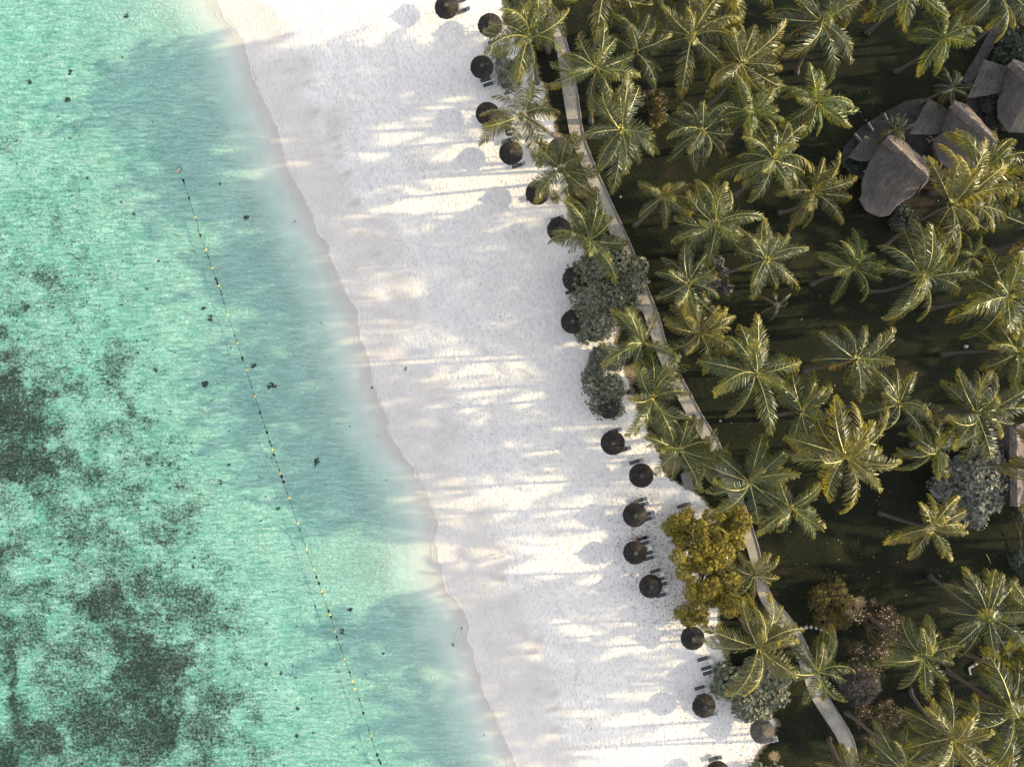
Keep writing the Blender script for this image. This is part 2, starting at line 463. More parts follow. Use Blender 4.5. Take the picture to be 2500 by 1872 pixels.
# ------------------------------------------------------------------ mesh helpers
class MB:
    """collects shapes and links them as ONE mesh object"""
    def __init__(self):
        self.v, self.f, self.mi, self.n = [], [], [], 0
        self.at = {}
    def add(self, verts, faces, mi=0, **at):
        verts = np.asarray(verts, float).reshape(-1, 3)
        k = len(verts)
        self.v.append(verts)
        o = self.n
        self.f += [tuple(i + o for i in f) for f in faces]
        self.mi += [mi] * len(faces)
        for a, val in at.items():
            arr = self.at.setdefault(a, np.zeros(0))
            if len(arr) < o:
                arr = np.concatenate([arr, np.zeros(o - len(arr))])
            self.at[a] = np.concatenate([arr, np.broadcast_to(np.asarray(val, float), (k,))])
        self.n += k
        return self
    def box(self, c, s, rz=0.0, mi=0, tilt=None):
        x, y, z = s[0] / 2, s[1] / 2, s[2] / 2
        vs = np.array([(-x, -y, -z), (x, -y, -z), (x, y, -z), (-x, y, -z), (-x, -y, z), (x, -y, z), (x, y, z), (-x, y, z)])
        if tilt is not None:
            vs = vs @ np.array(tilt.to_matrix()).T if hasattr(tilt, 'to_matrix') else vs @ np.array(tilt).T
        cr, sr = math.cos(rz), math.sin(rz)
        R = np.array([[cr, -sr, 0], [sr, cr, 0], [0, 0, 1]])
        vs = vs @ R.T + np.array(c)
        return self.add(vs, [(0, 3, 2, 1), (4, 5, 6, 7), (0, 1, 5, 4), (1, 2, 6, 5), (2, 3, 7, 6), (3, 0, 4, 7)], mi)
    def tube(self, pts, rad, sides=6, mi=0, cap=True, **at):
        pts = [np.array(p, float) for p in pts]
        if not hasattr(rad, '__len__'):
            rad = [rad] * len(pts)
        vs, fs = [], []
        for i, p in enumerate(pts):
            d = pts[min(i + 1, len(pts) - 1)] - pts[max(i - 1, 0)]
            d = d / (np.linalg.norm(d) + 1e-9)
            up = np.array([0, 0, 1.0]) if abs(d[2]) < 0.9 else np.array([1.0, 0, 0])
            a = np.cross(d, up); a /= np.linalg.norm(a)
            b = np.cross(d, a)
            for k in range(sides):
                t = 2 * math.pi * k / sides
                vs.append(p + (a * math.cos(t) + b * math.sin(t)) * rad[i])
        for i in range(len(pts) - 1):
            for k in range(sides):
                k2 = (k + 1) % sides
                fs.append((i * sides + k, i * sides + k2, (i + 1) * sides + k2, (i + 1) * sides + k))
        if cap:
            fs.append(tuple(range(sides))[::-1])
            fs.append(tuple((len(pts) - 1) * sides + k for k in range(sides)))
        return self.add(vs, fs, mi, **at)
    def lathe(self, c, prof, sides=16, mi=0, jit=0.0, **at):
        vs, fs = [], []
        for (r, z) in prof:
            for k in range(sides):
                t = 2 * math.pi * k / sides
                rr = r * (1 + jit * (random.random() - .5))
                vs.append((c[0] + rr * math.cos(t), c[1] + rr * math.sin(t), c[2] + z))
        for i in range(len(prof) - 1):
            for k in range(sides):
                k2 = (k + 1) % sides
                fs.append((i * sides + k, i * sides + k2, (i + 1) * sides + k2, (i + 1) * sides + k))
        fs.append(tuple(range(sides))[::-1])
        fs.append(tuple((len(prof) - 1) * sides + k for k in range(sides)))
        return self.add(vs, fs, mi, **at)
    def blob(self, c, r, seed=0, rough=0.35, seg=8, rings=5, mi=0):
        rr = np.random.default_rng(seed)
        vs, fs = [], []
        if not hasattr(r, '__len__'):
            r = (r, r, r)
        for i in range(rings + 1):
            th = math.pi * i / rings
            for k in range(seg):
                ph = 2 * math.pi * k / seg
                q = 1 + rough * (rr.random() - .5) * 2
                vs.append((c[0] + r[0] * q * math.sin(th) * math.cos(ph), c[1] + r[1] * q * math.sin(th) * math.sin(ph), c[2] + r[2] * q * math.cos(th)))
        for i in range(rings):
            for k in range(seg):
                k2 = (k + 1) % seg
                fs.append((i * seg + k, (i + 1) * seg + k, (i + 1) * seg + k2, i * seg + k2))
        return self.add(vs, fs, mi)
    def mesh(self, name, mats, smooth=False):
        me = bpy.data.meshes.new(name)
        v = np.concatenate(self.v) if self.v else np.zeros((0, 3))
        me.from_pydata(v.tolist(), [], self.f)
        for m in (mats if isinstance(mats, (list, tuple)) else [mats]):
            me.materials.append(m)
        if any(self.mi):
            me.polygons.foreach_set('material_index', self.mi)
        for a, arr in self.at.items():
            if len(arr) < self.n:
                arr = np.concatenate([arr, np.zeros(self.n - len(arr))])
            me.attributes.new(a, 'FLOAT', 'POINT').data.foreach_set('value', arr.astype(np.float32))
        if smooth:
            me.polygons.foreach_set('use_smooth', [True] * len(me.polygons))
        me.update()
        return me
    def build(self, name, mats, parent=None, loc=None, smooth=False):
        return link(name, self.mesh(name, mats, smooth), parent, loc)

def link(name, me, parent=None, loc=None, rot=None, scale=None):
    o = bpy.data.objects.new(name, me)
    COL.objects.link(o)
    if parent is not None:
        o.parent = parent
    if loc is not None:
        o.location = loc
    if rot is not None:
        o.rotation_euler = rot
    if scale is not None:
        o.scale = scale if hasattr(scale, '__len__') else (scale,) * 3
    return o

def tag(o, label=None, cat=None, group=None, kind=None):
    if label: o['label'] = label
    if cat: o['category'] = cat
    if group: o['group'] = group
    if kind: o['kind'] = kind
    return o

def empty(name, loc, label, cat, group=None, rz=0.0):
    o = bpy.data.objects.new(name, None)
    COL.objects.link(o)
    o.location = loc
    o.rotation_euler = (0, 0, rz)
    o.empty_display_size = 0.3
    return tag(o, label, cat, group)

def big_mesh(name, verts, faces, mats, attrs=None, smooth=False, nv=4):
    """fast path: verts (n,3) array, faces (m,nv) int array"""
    me = bpy.data.meshes.new(name)
    verts = np.ascontiguousarray(verts, np.float32); faces = np.ascontiguousarray(faces, np.int32)
    me.vertices.add(len(verts)); me.vertices.foreach_set('co', verts.ravel())
    me.loops.add(faces.size); me.loops.foreach_set('vertex_index', faces.ravel())
    me.polygons.add(len(faces))
    me.polygons.foreach_set('loop_start', np.arange(0, faces.size, nv, dtype=np.int32))
    try:
        me.polygons.foreach_set('loop_total', np.full(len(faces), nv, dtype=np.int32))
    except Exception:
        pass
    for m in (mats if isinstance(mats, (list, tuple)) else [mats]):
        me.materials.append(m)
    for a, arr in (attrs or {}).items():
        me.attributes.new(a, 'FLOAT', 'POINT').data.foreach_set('value', np.ascontiguousarray(arr, np.float32))
    if smooth:
        me.polygons.foreach_set('use_smooth', np.ones(len(faces), dtype=bool))
    me.update(calc_edges=True)
    return me

def grid_faces(nr, nc):
    i = np.arange(nr - 1)[:, None] * nc + np.arange(nc - 1)[None, :]
    i = i.ravel()
    return np.stack([i, i + 1, i + nc + 1, i + nc], 1)

# ------------------------------------------------------------------ ground
def axis(a, b, step, far):
    core = np.arange(a, b + 1e-6, step)
    g, d, x = [], step * 2, b
    while x < far:
        x += d; d *= 1.6; g.append(x)
    h, d, x = [], step * 2, a
    while x > -far:
        x -= d; d *= 1.6; h.append(x)
    return np.concatenate([h[::-1], core, g])

ELL = [  # weed meadows: u, v, ru, rv, strength
    (28, 955, 55, 95, .95), (60, 1035, 62, 45, .95), (10, 880, 28, 50, .75), (70, 1120, 120, 60, 1.0), (160, 1130, 50, 55, .8), (40, 1200, 110, 60, .6),
    (190, 985, 22, 55, .55), (215, 1060, 22, 50, .62), (235, 1130, 35, 60, .5), (310, 1120, 30, 40, .45),
    (110, 1390, 100, 90, .55), (250, 1460, 65, 80, .92), (355, 1480, 36, 60, .80), (300, 1560, 60, 70, .85), (438, 1490, 32, 50, .75),
    (345, 1640, 100, 95, 1.0), (430, 1610, 60, 55, .9), (500, 1660, 45, 45, .6), (260, 1760, 110, 80, .92), (400, 1790, 55, 90, 1.0), (180, 1570, 70, 110, .6),
    (60, 1830, 110, 60, .95), (12, 1690, 22, 130, .9), (130, 1640, 40, 60, .55), (330, 1850, 120, 50, .9), (520, 1720, 45, 60, .55), (560, 1640, 30, 50, .4),
    (20, 1520, 40, 120, .55), (130, 540, 28, 60, .45), (10, 590, 20, 40, .45), (420, 690, 60, 50, .35), (520, 930, 30, 30, .35), (480, 780, 40, 30, .35),
    (330, 300, 60, 40, .22), (540, 1560, 40, 45, .35), (640, 1760, 70, 80, .35), (620, 1560, 40, 40, .35)]

def weed_density(x, y):
    """x, y in metres; returns density of sea grass 0..1"""
    u = 1250 + x / PX; v = 936 - y / PX
    wu = (fbm(u / 60, v / 60, 5, 31) - .5) * 150
    wv = (fbm(u / 60, v / 60, 5, 47) - .5) * 150
    d = np.zeros_like(u)
    for (cu, cv, ru, rv, st) in ELL:
        q = np.sqrt(((u + wu - cu) / ru) ** 2 + ((v + wv - cv) / rv) ** 2)
        d = np.maximum(d, st * np.clip(1.75 - q, 0, 1))
    off = np.interp(v, [0, 400, 1000, 1872], [430, 470, 640, 900]) - u     # distance seaward of the buoy rope
    base = np.clip(off / 320, 0, 1) * np.interp(v, [-100, 300, 700, 1300, 1872], [.22, .38, .57, .69, .76])
    base = base * (0.35 + 1.25 * fbm(u / 45, v / 45, 4, 71))
    return np.maximum(d, np.clip(base, 0, .78))

ys = axis(-58, 58, 0.30, 4000)
xs = axis(-76, 24, 0.30, 4000)
XX, YY = np.meshgrid(xs, ys)
ZZ = gz(XX, YY)
SS = XX - shore_x(YY)
cusp = (fbm(YY * .55, YY * 0 + 3.3, 3, 77) - .5) * 6.0 + np.where(fbm(YY * .8, XX * .10, 2, 91) > .52, 1.2, -.6)
wetm = np.clip((wet_x(YY) + cusp - XX) / 2.6, 0, 1)
wetm *= 0.55 + 0.75 * fbm(XX * .16 + YY * .05, YY * .5, 3, 23)
patch = np.zeros_like(XX)
for (u, v, r) in [(930, 590, 2.2), (945, 615, 2.0), (975, 700, 2.2), (1005, 755, 1.6), (1065, 960, 1.6), (1170, 1270, 2.0), (1160, 1350, 2.4), (1195, 1380, 1.8), (1090, 1060, 2.2), (1200, 1500, 1.5), (1240, 1490, 2.2), (820, 300, 1.6), (735, 170, 1.5)]:
    p = P(u, v)
    patch = np.maximum(patch, np.clip(1.7 - np.hypot(XX - p.x, (YY - p.y) / 1.3) / r + (fbm(XX * .7, YY * .7, 3, 5) - .5) * 1.2, 0, 1))
lines = np.zeros_like(XX)
for sk, amp, sd in ((1.2, .8, 1), (2.1, 1.2, 2), (9.3, 3.0, 3), (11.5, 3.5, 4), (14.5, 4.5, 5), (18.0, 5.0, 6)):
    c_ = sk + (fbm(YY * .07, YY * 0 + sd, 4, 200 + sd) - .5) * amp * 2
    lines = np.maximum(lines, np.exp(-((SS - c_) / .24) ** 2) * (.25 + .9 * fbm(YY * .3, YY * 0 + sd, 3, 220 + sd)) * (.55 if sk < 5 else .38))
marks = np.zeros_like(XX)
for k_ in range(46):                       # small darker scallops left by the last wash
    yy_ = RNG.uniform(-50, 50) if k_ > 16 else RNG.uniform(30, 48)
    xx_ = float(wet_x(yy_)) + RNG.uniform(-2.6, .6)
    dx_, dy_ = XX - xx_, YY - yy_ - (XX - xx_) * .28
    marks = np.maximum(marks, np.clip(1.25 - np.sqrt((np.where(dx_ > 0, dx_ / .7, dx_ / 2.4)) ** 2 + (dy_ / RNG.uniform(.5, 1.1)) ** 2), 0, 1) * RNG.uniform(.65, 1.0))
wetm = np.clip(np.maximum(np.maximum(wetm * .60, patch * .55), np.maximum(lines, marks)), 0, 1)
wetm = np.where(SS < 0, 1.0, wetm)
under = np.clip(-SS / 2.5, 0, 1)
ripple = np.clip((-SS - 2.0) / 6.0, 0, 1)
gd = np.where(SS < -3, weed_density(XX, YY), 0) * np.clip((-SS - 3) / 6, 0, 1)
la_v = np.array([p[0] for p in LAWN], float); la_u = np.array([p[1] for p in LAWN], float)
la = [G(u, v) for u, v in zip(la_u, la_v)]
la_y = np.array([p.y for p in la]); la_x = np.array([p.x for p in la])
o_ = np.argsort(la_y); la_y, la_x = la_y[o_], la_x[o_]
def lawn_x(y):
    return np.interp(y, la_y, la_x)
ZZ = ZZ - 0.5 * np.clip((XX - lawn_x(YY) - 1.2) / 2.0, 0, 1)
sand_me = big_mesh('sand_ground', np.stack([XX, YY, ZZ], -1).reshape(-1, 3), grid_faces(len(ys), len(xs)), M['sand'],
                   {'wet': wetm.ravel(), 'grass': gd.ravel(), 'under': under.ravel(), 'ripple': ripple.ravel(), 'caustic_streaks': (np.clip((-SS - 9) / 16, 0, 1) * .95).ravel()}, True)  # painted caustics fade out towards the shaded shallows
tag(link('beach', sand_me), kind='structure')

# sea water: a closed body, flat top at z = 0, bottom under the bed
MB().box((-1985, 0, -2.5), (4030, 8000, 5.0)).build('water', M['water']).__setitem__('kind', 'structure')

# thin swash lines along the waterline (stuff)
fv, ff = [], []
fy = np.arange(-58, 58, .35)
for off, w0, sd in ((.05, .075, 3), (1.0, .05, 13), (-1.1, .04, 23)):
    fx = shore_x(fy) + off + (fbm(fy * .22, fy * 0 + sd, 3, sd) - .5) * 1.3
    on = fbm(fy * .35, fy * 0 + sd, 3, sd + 1) > (.36 if off == .05 else .50)
    wd = w0 * (.4 + 1.2 * fbm(fy * 1.3, fy * 0, 2, sd + 2))
    for i in range(len(fy) - 1):
        if not on[i]: continue
        k = len(fv)
        for j in (i, i + 1):
            z = max(float(gz(fx[j], fy[j])), 0.0) + .012
            fv += [(fx[j] - wd[j], fy[j], z), (fx[j] + wd[j], fy[j], z)]
        ff.append((k, k + 1, k + 3, k + 2))
tag(link('foam', big_mesh('foam_lines', np.array(fv), np.array(ff), M['foam'])), 'thin broken lines of foam along the water edge', 'foam', kind='stuff')

# lawn sheet, 2 cm above the sand, ragged edge
ly = axis(-62, 62, 0.22, 4000)
lo = np.concatenate([[0, .18, .4, .8, 1.4], np.arange(2.0, 46, 0.6), [50, 60, 80, 120, 200, 400, 1000, 4000]])
edge = lawn_x(ly) + (fbm(ly * 1.1, ly * 0 + 1.5, 4, 8) - .5) * 1.5 + (fbm(ly * 4, ly * 0 + 7.5, 2, 18) - .5) * .5
LX = edge[:, None] + lo[None, :]
LY = np.repeat(ly[:, None], len(lo), 1)
LZ = gz(LX, LY) + 0.02
bare = np.exp(-lo / 0.9)[None, :] * 0.75 + 0 * LX
for (u, v, r) in [(1345, 320, 1.6), (1420, 460, 1.8), (1540, 910, 2.0), (1640, 1130, 2.2), (1760, 1600, 1.8), (1870, 1545, 1.5), (2100, 1470, 1.4), (2075, 1500, 1.4), (1890, 1845, 1.2), (1680, 1200, 2.0)]:
    p = G(u, v)
    bare = np.maximum(bare, np.clip(1.1 - np.hypot(LX - p.x, LY - p.y) / r, 0, .7))
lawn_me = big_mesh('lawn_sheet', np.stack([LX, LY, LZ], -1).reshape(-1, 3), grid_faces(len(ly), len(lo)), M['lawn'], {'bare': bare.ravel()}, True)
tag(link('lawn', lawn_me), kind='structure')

# grass tufts on the lawn (stuff)
def scatter_blades(px, py, pz, h, w, rng, lean=.5):
    n = len(px)
    a = rng.uniform(0, 2 * np.pi, n)
    ca, sa = np.cos(a), np.sin(a)
    hh = h * rng.uniform(.5, 1.3, n)
    lx, ly_ = rng.normal(0, lean, n) * hh, rng.normal(0, lean, n) * hh
    v = np.empty((n, 3, 3))
    v[:, 0] = np.stack([px - ca * w, py - sa * w, pz], 1)
    v[:, 1] = np.stack([px + ca * w, py + sa * w, pz], 1)
    v[:, 2] = np.stack([px + lx, py + ly_, pz + hh], 1)
    f = np.arange(n * 3).reshape(n, 3)
    return v.reshape(-1, 3), f
n = 120000
gy = RNG.uniform(-56, 56, n)
gx = lawn_x(gy) + RNG.uniform(0, 62, n) ** 1.0 * RNG.uniform(0.0, 1.0, n) ** 0.6
keep = gx < 75
gx, gy = gx[keep], gy[keep]
bv, bf = scatter_blades(gx, gy, gz(gx, gy) + .015, .13, .035, RNG, .8)
grass_me = big_mesh('grass_blades', bv, bf, M['grassblade'], {'rnd': np.repeat(RNG.random(len(gx)), 3)}, nv=3)
tag(link('grass', grass_me), 'short grass blades growing all over the shaded lawn', 'grass', kind='stuff')

# sea grass (stuff)
n = 30000
sx = RNG.uniform(-76, -20, n); sy = RNG.uniform(-57, 57, n)
dd = weed_density(sx, sy) * (sx < shore_x(sy) - 6)
keep = (dd * (0.3 + 1.0 * fbm(sx * .8, sy * .8, 3, 4)) > RNG.uniform(.30, .95, n))
sx, sy = sx[keep], sy[keep]
bv, bf = scatter_blades(sx, sy, gz(sx, sy) - .01, .28, .10, RNG, .8)
sg_me = big_mesh('seagrass_blades', bv, bf, M['seagrass'], {'rnd': np.repeat(RNG.random(len(sx)), 3)}, nv=3)
tag(link('seagrass', sg_me), 'dark seagrass meadow on the sea bed at the lower left', 'seagrass', kind='stuff')

# ------------------------------------------------------------------ footpath
PATH = [(-60, 1300, 1322), (30, 1326, 1350), (60, 1343, 1366), (100, 1357, 1381), (195, 1371, 1403), (240, 1377, 1410), (335, 1393, 1423), (420, 1426, 1457), (511, 1467, 1499),
        (590, 1498, 1535), (680, 1536, 1570), (780, 1578, 1610), (850, 1600, 1627), (940, 1637, 1672), (1017, 1681, 1714), (1075, 1717, 1752), (1115, 1738, 1768), (1180, 1768, 1798),
        (1260, 1798, 1826), (1335, 1824, 1850), (1420, 1848, 1868), (1457, 1851, 1881), (1490, 1875, 1912), (1525, 1902, 1943), (1558, 1922, 1960), (1620, 1954, 1988), (1683, 1972, 2007),
        (1713, 1987, 2028), (1758, 2018, 2057), (1803, 2047, 2083), (1860, 2066, 2093), (1930, 2085, 2110)]
pv = np.array([p[0] for p in PATH], float)
tt = np.linspace(pv[0], pv[-1], 240)
def smooth(a):
    k = np.array([1, 2, 3, 4, 3, 2, 1]) / 16.
    return np.convolve(np.pad(a, 3, mode='edge'), k, 'valid')
pl = smooth(np.interp(tt, pv, [p[1] for p in PATH])); pr = smooth(np.interp(tt, pv, [p[2] for p in PATH]))
L3 = np.array([G(u, v) for u, v in zip(pl, tt)]); R3 = np.array([G(u, v) for u, v in zip(pr, tt)])
vs = []
for a, b in zip(L3, R3):
    for k in range(5):
        p = a * (1 - k / 4) + b * k / 4
        vs.append((p[0], p[1], float(gz(p[0], p[1])) + 0.05 + 0.012 * (1 - abs(k - 2) / 2)))
pth = big_mesh('path', np.array(vs), grid_faces(240, 5), M['concrete'], smooth=True)
path_o = tag(link('path', pth), kind='structure')
def kerb(line, side, w, h, name):
    vs = []
    for i in range(len(line)):
        d = line[min(i + 1, len(line) - 1)] - line[max(i - 1, 0)]
        nrm = np.array([-d[1], d[0], 0]); nrm /= np.linalg.norm(nrm)
        nrm *= side
        p = line[i]; z = float(gz(p[0], p[1]))
        for (a, zz) in ((0.0, -.05), (0.0, h), (w, h), (w, -.05)):
            q = p + nrm * a
            vs.append((q[0], q[1], z + zz))
    me = big_mesh(name, np.array(vs), grid_faces(len(line), 4), M['kerb'])
    link(name, me, path_o)
kerb(R3, 1, .16, .17, 'kerb')
kerb(L3, -1, .10, .10, 'kerb')

# ------------------------------------------------------------------ palms
def frond_mesh(e0, droop, L, bend, roll, seed, lf=1.30, n_leaf=52, width=.070):
    r = np.random.default_rng(seed)
    n = 13
    t = np.linspace(0, 1, n)
    el = e0 - droop * t ** 1.25
    az = bend * t ** 1.6
    ds = L / (n - 1)
    T = np.stack([np.cos(el) * np.cos(az), np.cos(el) * np.sin(az), np.sin(el)], 1)
    pts = np.zeros((n, 3))
    for i in range(1, n):
        pts[i] = pts[i - 1] + (T[i - 1] + T[i]) / 2 * ds
    mb = MB()
    rad = np.interp(t, [0, .15, 1], [.075, .042, .012])
    mb.tube(pts, rad, 3, 1, False, along=np.repeat(t, 3))
    V, F, A = [], [], []
    for sgn in (-1, 1):
        for j in range(n_leaf):
            u = 0.14 + 0.85 * (j + r.uniform(-.3, .3)) / (n_leaf - 1)
            u = min(max(u, .1), 1.0)
            p = np.array([np.interp(u, t, pts[:, k]) for k in range(3)])
            tn = np.array([np.interp(u, t, T[:, k]) for k in range(3)]); tn /= np.linalg.norm(tn)
            hz = np.cross(np.array([0, 0, 1.0]), tn)
            if np.linalg.norm(hz) < 1e-3: hz = np.array([0, 1.0, 0])
            hz /= np.linalg.norm(hz)
            nr = np.cross(tn, hz)
            ro = roll * u + r.normal(0, .10)
            s = hz * math.cos(ro) + nr * math.sin(ro)
            m = np.cross(tn, s)
            ll = lf * (0.35 + 0.65 * math.sin(min(1, (u - .05) / .45) * math.pi / 2)) * (1 - 0.62 * max(0, (u - .55) / .45) ** 1.5) * r.uniform(.82, 1.12)
            ang = np.interp(u, [.1, .5, 1], [1.15, .85, .42]) + r.normal(0, .08)
            d1 = s * sgn * math.sin(ang) + tn * math.cos(ang) + m * r.normal(-.22, .14)
            d1 /= np.linalg.norm(d1)
            dn = np.array([0, 0, -1.0])
            d2 = d1 + dn * r.uniform(.55, 1.25)
            d2 /= np.linalg.norm(d2)
            d3 = d2 + dn * r.uniform(.2, .8); d3 /= np.linalg.norm(d3)
            wv = tn - d1 * np.dot(tn, d1); wv /= (np.linalg.norm(wv) + 1e-9)
            wv = wv * math.cos(r.normal(0, .5)) + m * math.sin(r.normal(0, .5))
            a = p; b = a + d1 * ll * .42; c = b + d2 * ll * .36; e = c + d3 * ll * .22
            w = width * r.uniform(.8, 1.15)
            o = len(V)
            V += [a - wv * w * .35, a + wv * w * .35, b + wv * w * .5, b - wv * w * .5, c + wv * w * .36, c - wv * w * .36, e]
            A += [u * .6, u * .6, u * .75, u * .75, u * .9, u * .9, u]
            F += [(o, o + 1, o + 2, o + 3), (o + 3, o + 2, o + 4, o + 5), (o + 5, o + 4, o + 6)]
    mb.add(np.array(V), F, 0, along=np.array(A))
    return mb

FR = {}   # frond meshes by age class, shared by every palm
def make_fronds(key, matl, L):
    out = []
    ages = [(1.40, .85), (1.22, 1.35), (1.02, 1.65), (.84, 1.8), (.66, 1.8), (.48, 1.65), (.30, 1.45), (.10, 1.25), (-.12, 1.0), (-.5, .7)]
    for i, (e0, dr) in enumerate(ages):
        alts = []
        for k in range(3):
            mb = frond_mesh(e0 + .06 * (k - 1), dr + .18 * (k - 1), L * (0.78 if i == 0 else 1.0), (.0, .62, -.62)[k], (.15, .8, -.8)[k], 100 + i * 7 + k)
            alts.append(mb.mesh('frond', [matl, M['rachis']]))
        out.append(alts)
    FR[key] = out
make_fronds('normal', M['frond'], 5.0)
make_fronds('young', M['frond_young'], 5.0)
make_fronds('dark', M['frond_dark'], 5.0)
make_fronds('olive', M['frond_olive'], 5.0)
make_fronds('grey', M['frond_grey'], 5.0)
DRY = [frond_mesh(-.9, .5, 4.2, .3, .4, 900 + k, .9, 26).mesh('dry_frond', [M['frond_dry'], M['rachis']]) for k in range(2)]

nut_mb = MB()
for k in range(9):
    a = k * 2.4
    nut_mb.blob((.34 * math.cos(a), .34 * math.sin(a), -.35 - .12 * (k % 3)), (.14, .14, .17), k, .08, 7, 5)
NUTS = nut_mb.mesh('coconut_bunch', M['coconut'], True)
shaft = MB()
shaft.lathe((0, 0, 0), [(.17, -.9), (.24, -.4), (.22, 0), (.12, .45), (.03, .9)], 8)
SHAFT = shaft.mesh('crownshaft', M['frond_young'])

PALM_GROUP = 'coconut palms growing between the beach and the villas'
def palm(u, v, label, base=None, h=14.5, R=100, nf=21, kind='normal', seed=None, nuts=True, name='coconut_palm', fan=None):
    h *= 1.40
    rs = random.Random(seed if seed is not None else int(u * 13 + v * 7))
    c = P(u, v, h + 1.2)
    if base is None:
        b = Vector((c.x + rs.uniform(-1.6, 1.6), c.y + rs.uniform(-1.6, 1.0), 0))
    else:
        b = G(*base)
    b.z = float(gz(b.x, b.y)) - .05
    root = empty(name, b, label, 'palm tree', PALM_GROUP)
    d = c - b
    pts, rad = [], []
    m = 12
    bow = Vector((d.y, -d.x, 0))
    if bow.length > 1e-3: bow.normalize()
    k = rs.uniform(-.6, .6)
    for i in range(m + 1):
        t = i / m
        w = t ** .8
        p = Vector((d.x * w, d.y * w, d.z * t)) + bow * k * math.sin(math.pi * t)
        pts.append(p)
        rad.append(float(np.interp(t, [0, .04, .12, 1], [.42, .30, .21, .145])) * (1 + .05 * (i % 2)))
    tr = MB().tube(pts, rad, 9).build('trunk', M['trunk'], root, smooth=True)
    top = pts[-1]
    link('crownshaft', SHAFT, root, top, (0, 0, rs.uniform(0, 6)))
    sc = R / 100 * rs.uniform(1.16, 1.32)
    fam = FR[kind] if kind != 'normal' else FR[rs.choice(('normal', 'normal', 'olive', 'grey'))]
    ga = rs.uniform(0, 6.28)
    bunch, ba = rs.uniform(.25, .8), rs.uniform(.4, 1.6)
    gap = rs.uniform(0, 6.28)
    tilt = Matrix.Rotation(rs.uniform(0, .24), 3, Vector((d.y, -d.x, 0)).normalized() if d.xy.length > .3 else Vector((1, 0, 0)))
    ex = rs.uniform(.7, 1.15)
    nf = max(8, nf + rs.choice((-4, -2, 0, 0, 1, 2))) if kind != 'dark' else nf
    for i in range(nf):
        q = i / (nf - 1)
        age = min(9, int(q ** ex * 9.6))
        az = ga + i * 2.39996 + rs.uniform(-.3, .3)
        az -= bunch * math.sin(az - ba)
        if i > 3 and math.cos(az - gap) > .82 and rs.random() < .6:
            continue
        me = fam[age][rs.randrange(3)]
        s = sc * rs.uniform(.74, 1.12)
        rot = (tilt @ Matrix.Rotation(az, 3, 'Z') @ Matrix.Rotation(rs.uniform(-.5, .5), 3, 'X') @ Matrix.Rotation(rs.uniform(-.16, .16), 3, 'Y')).to_euler()
        link('frond', me, root, top + Vector((0, 0, .25 - .45 * q)), rot, s)
    if rs.random() < .55:
        link('dry_frond', DRY[rs.randrange(2)], root, top + Vector((0, 0, -.3)), (0, 0, rs.uniform(0, 6.28)), sc * rs.uniform(.8, 1))
    if nuts:
        link('coconut_bunch', NUTS, root, top + Vector((0, 0, .05)), (0, 0, rs.uniform(0, 6.28)))
    return root

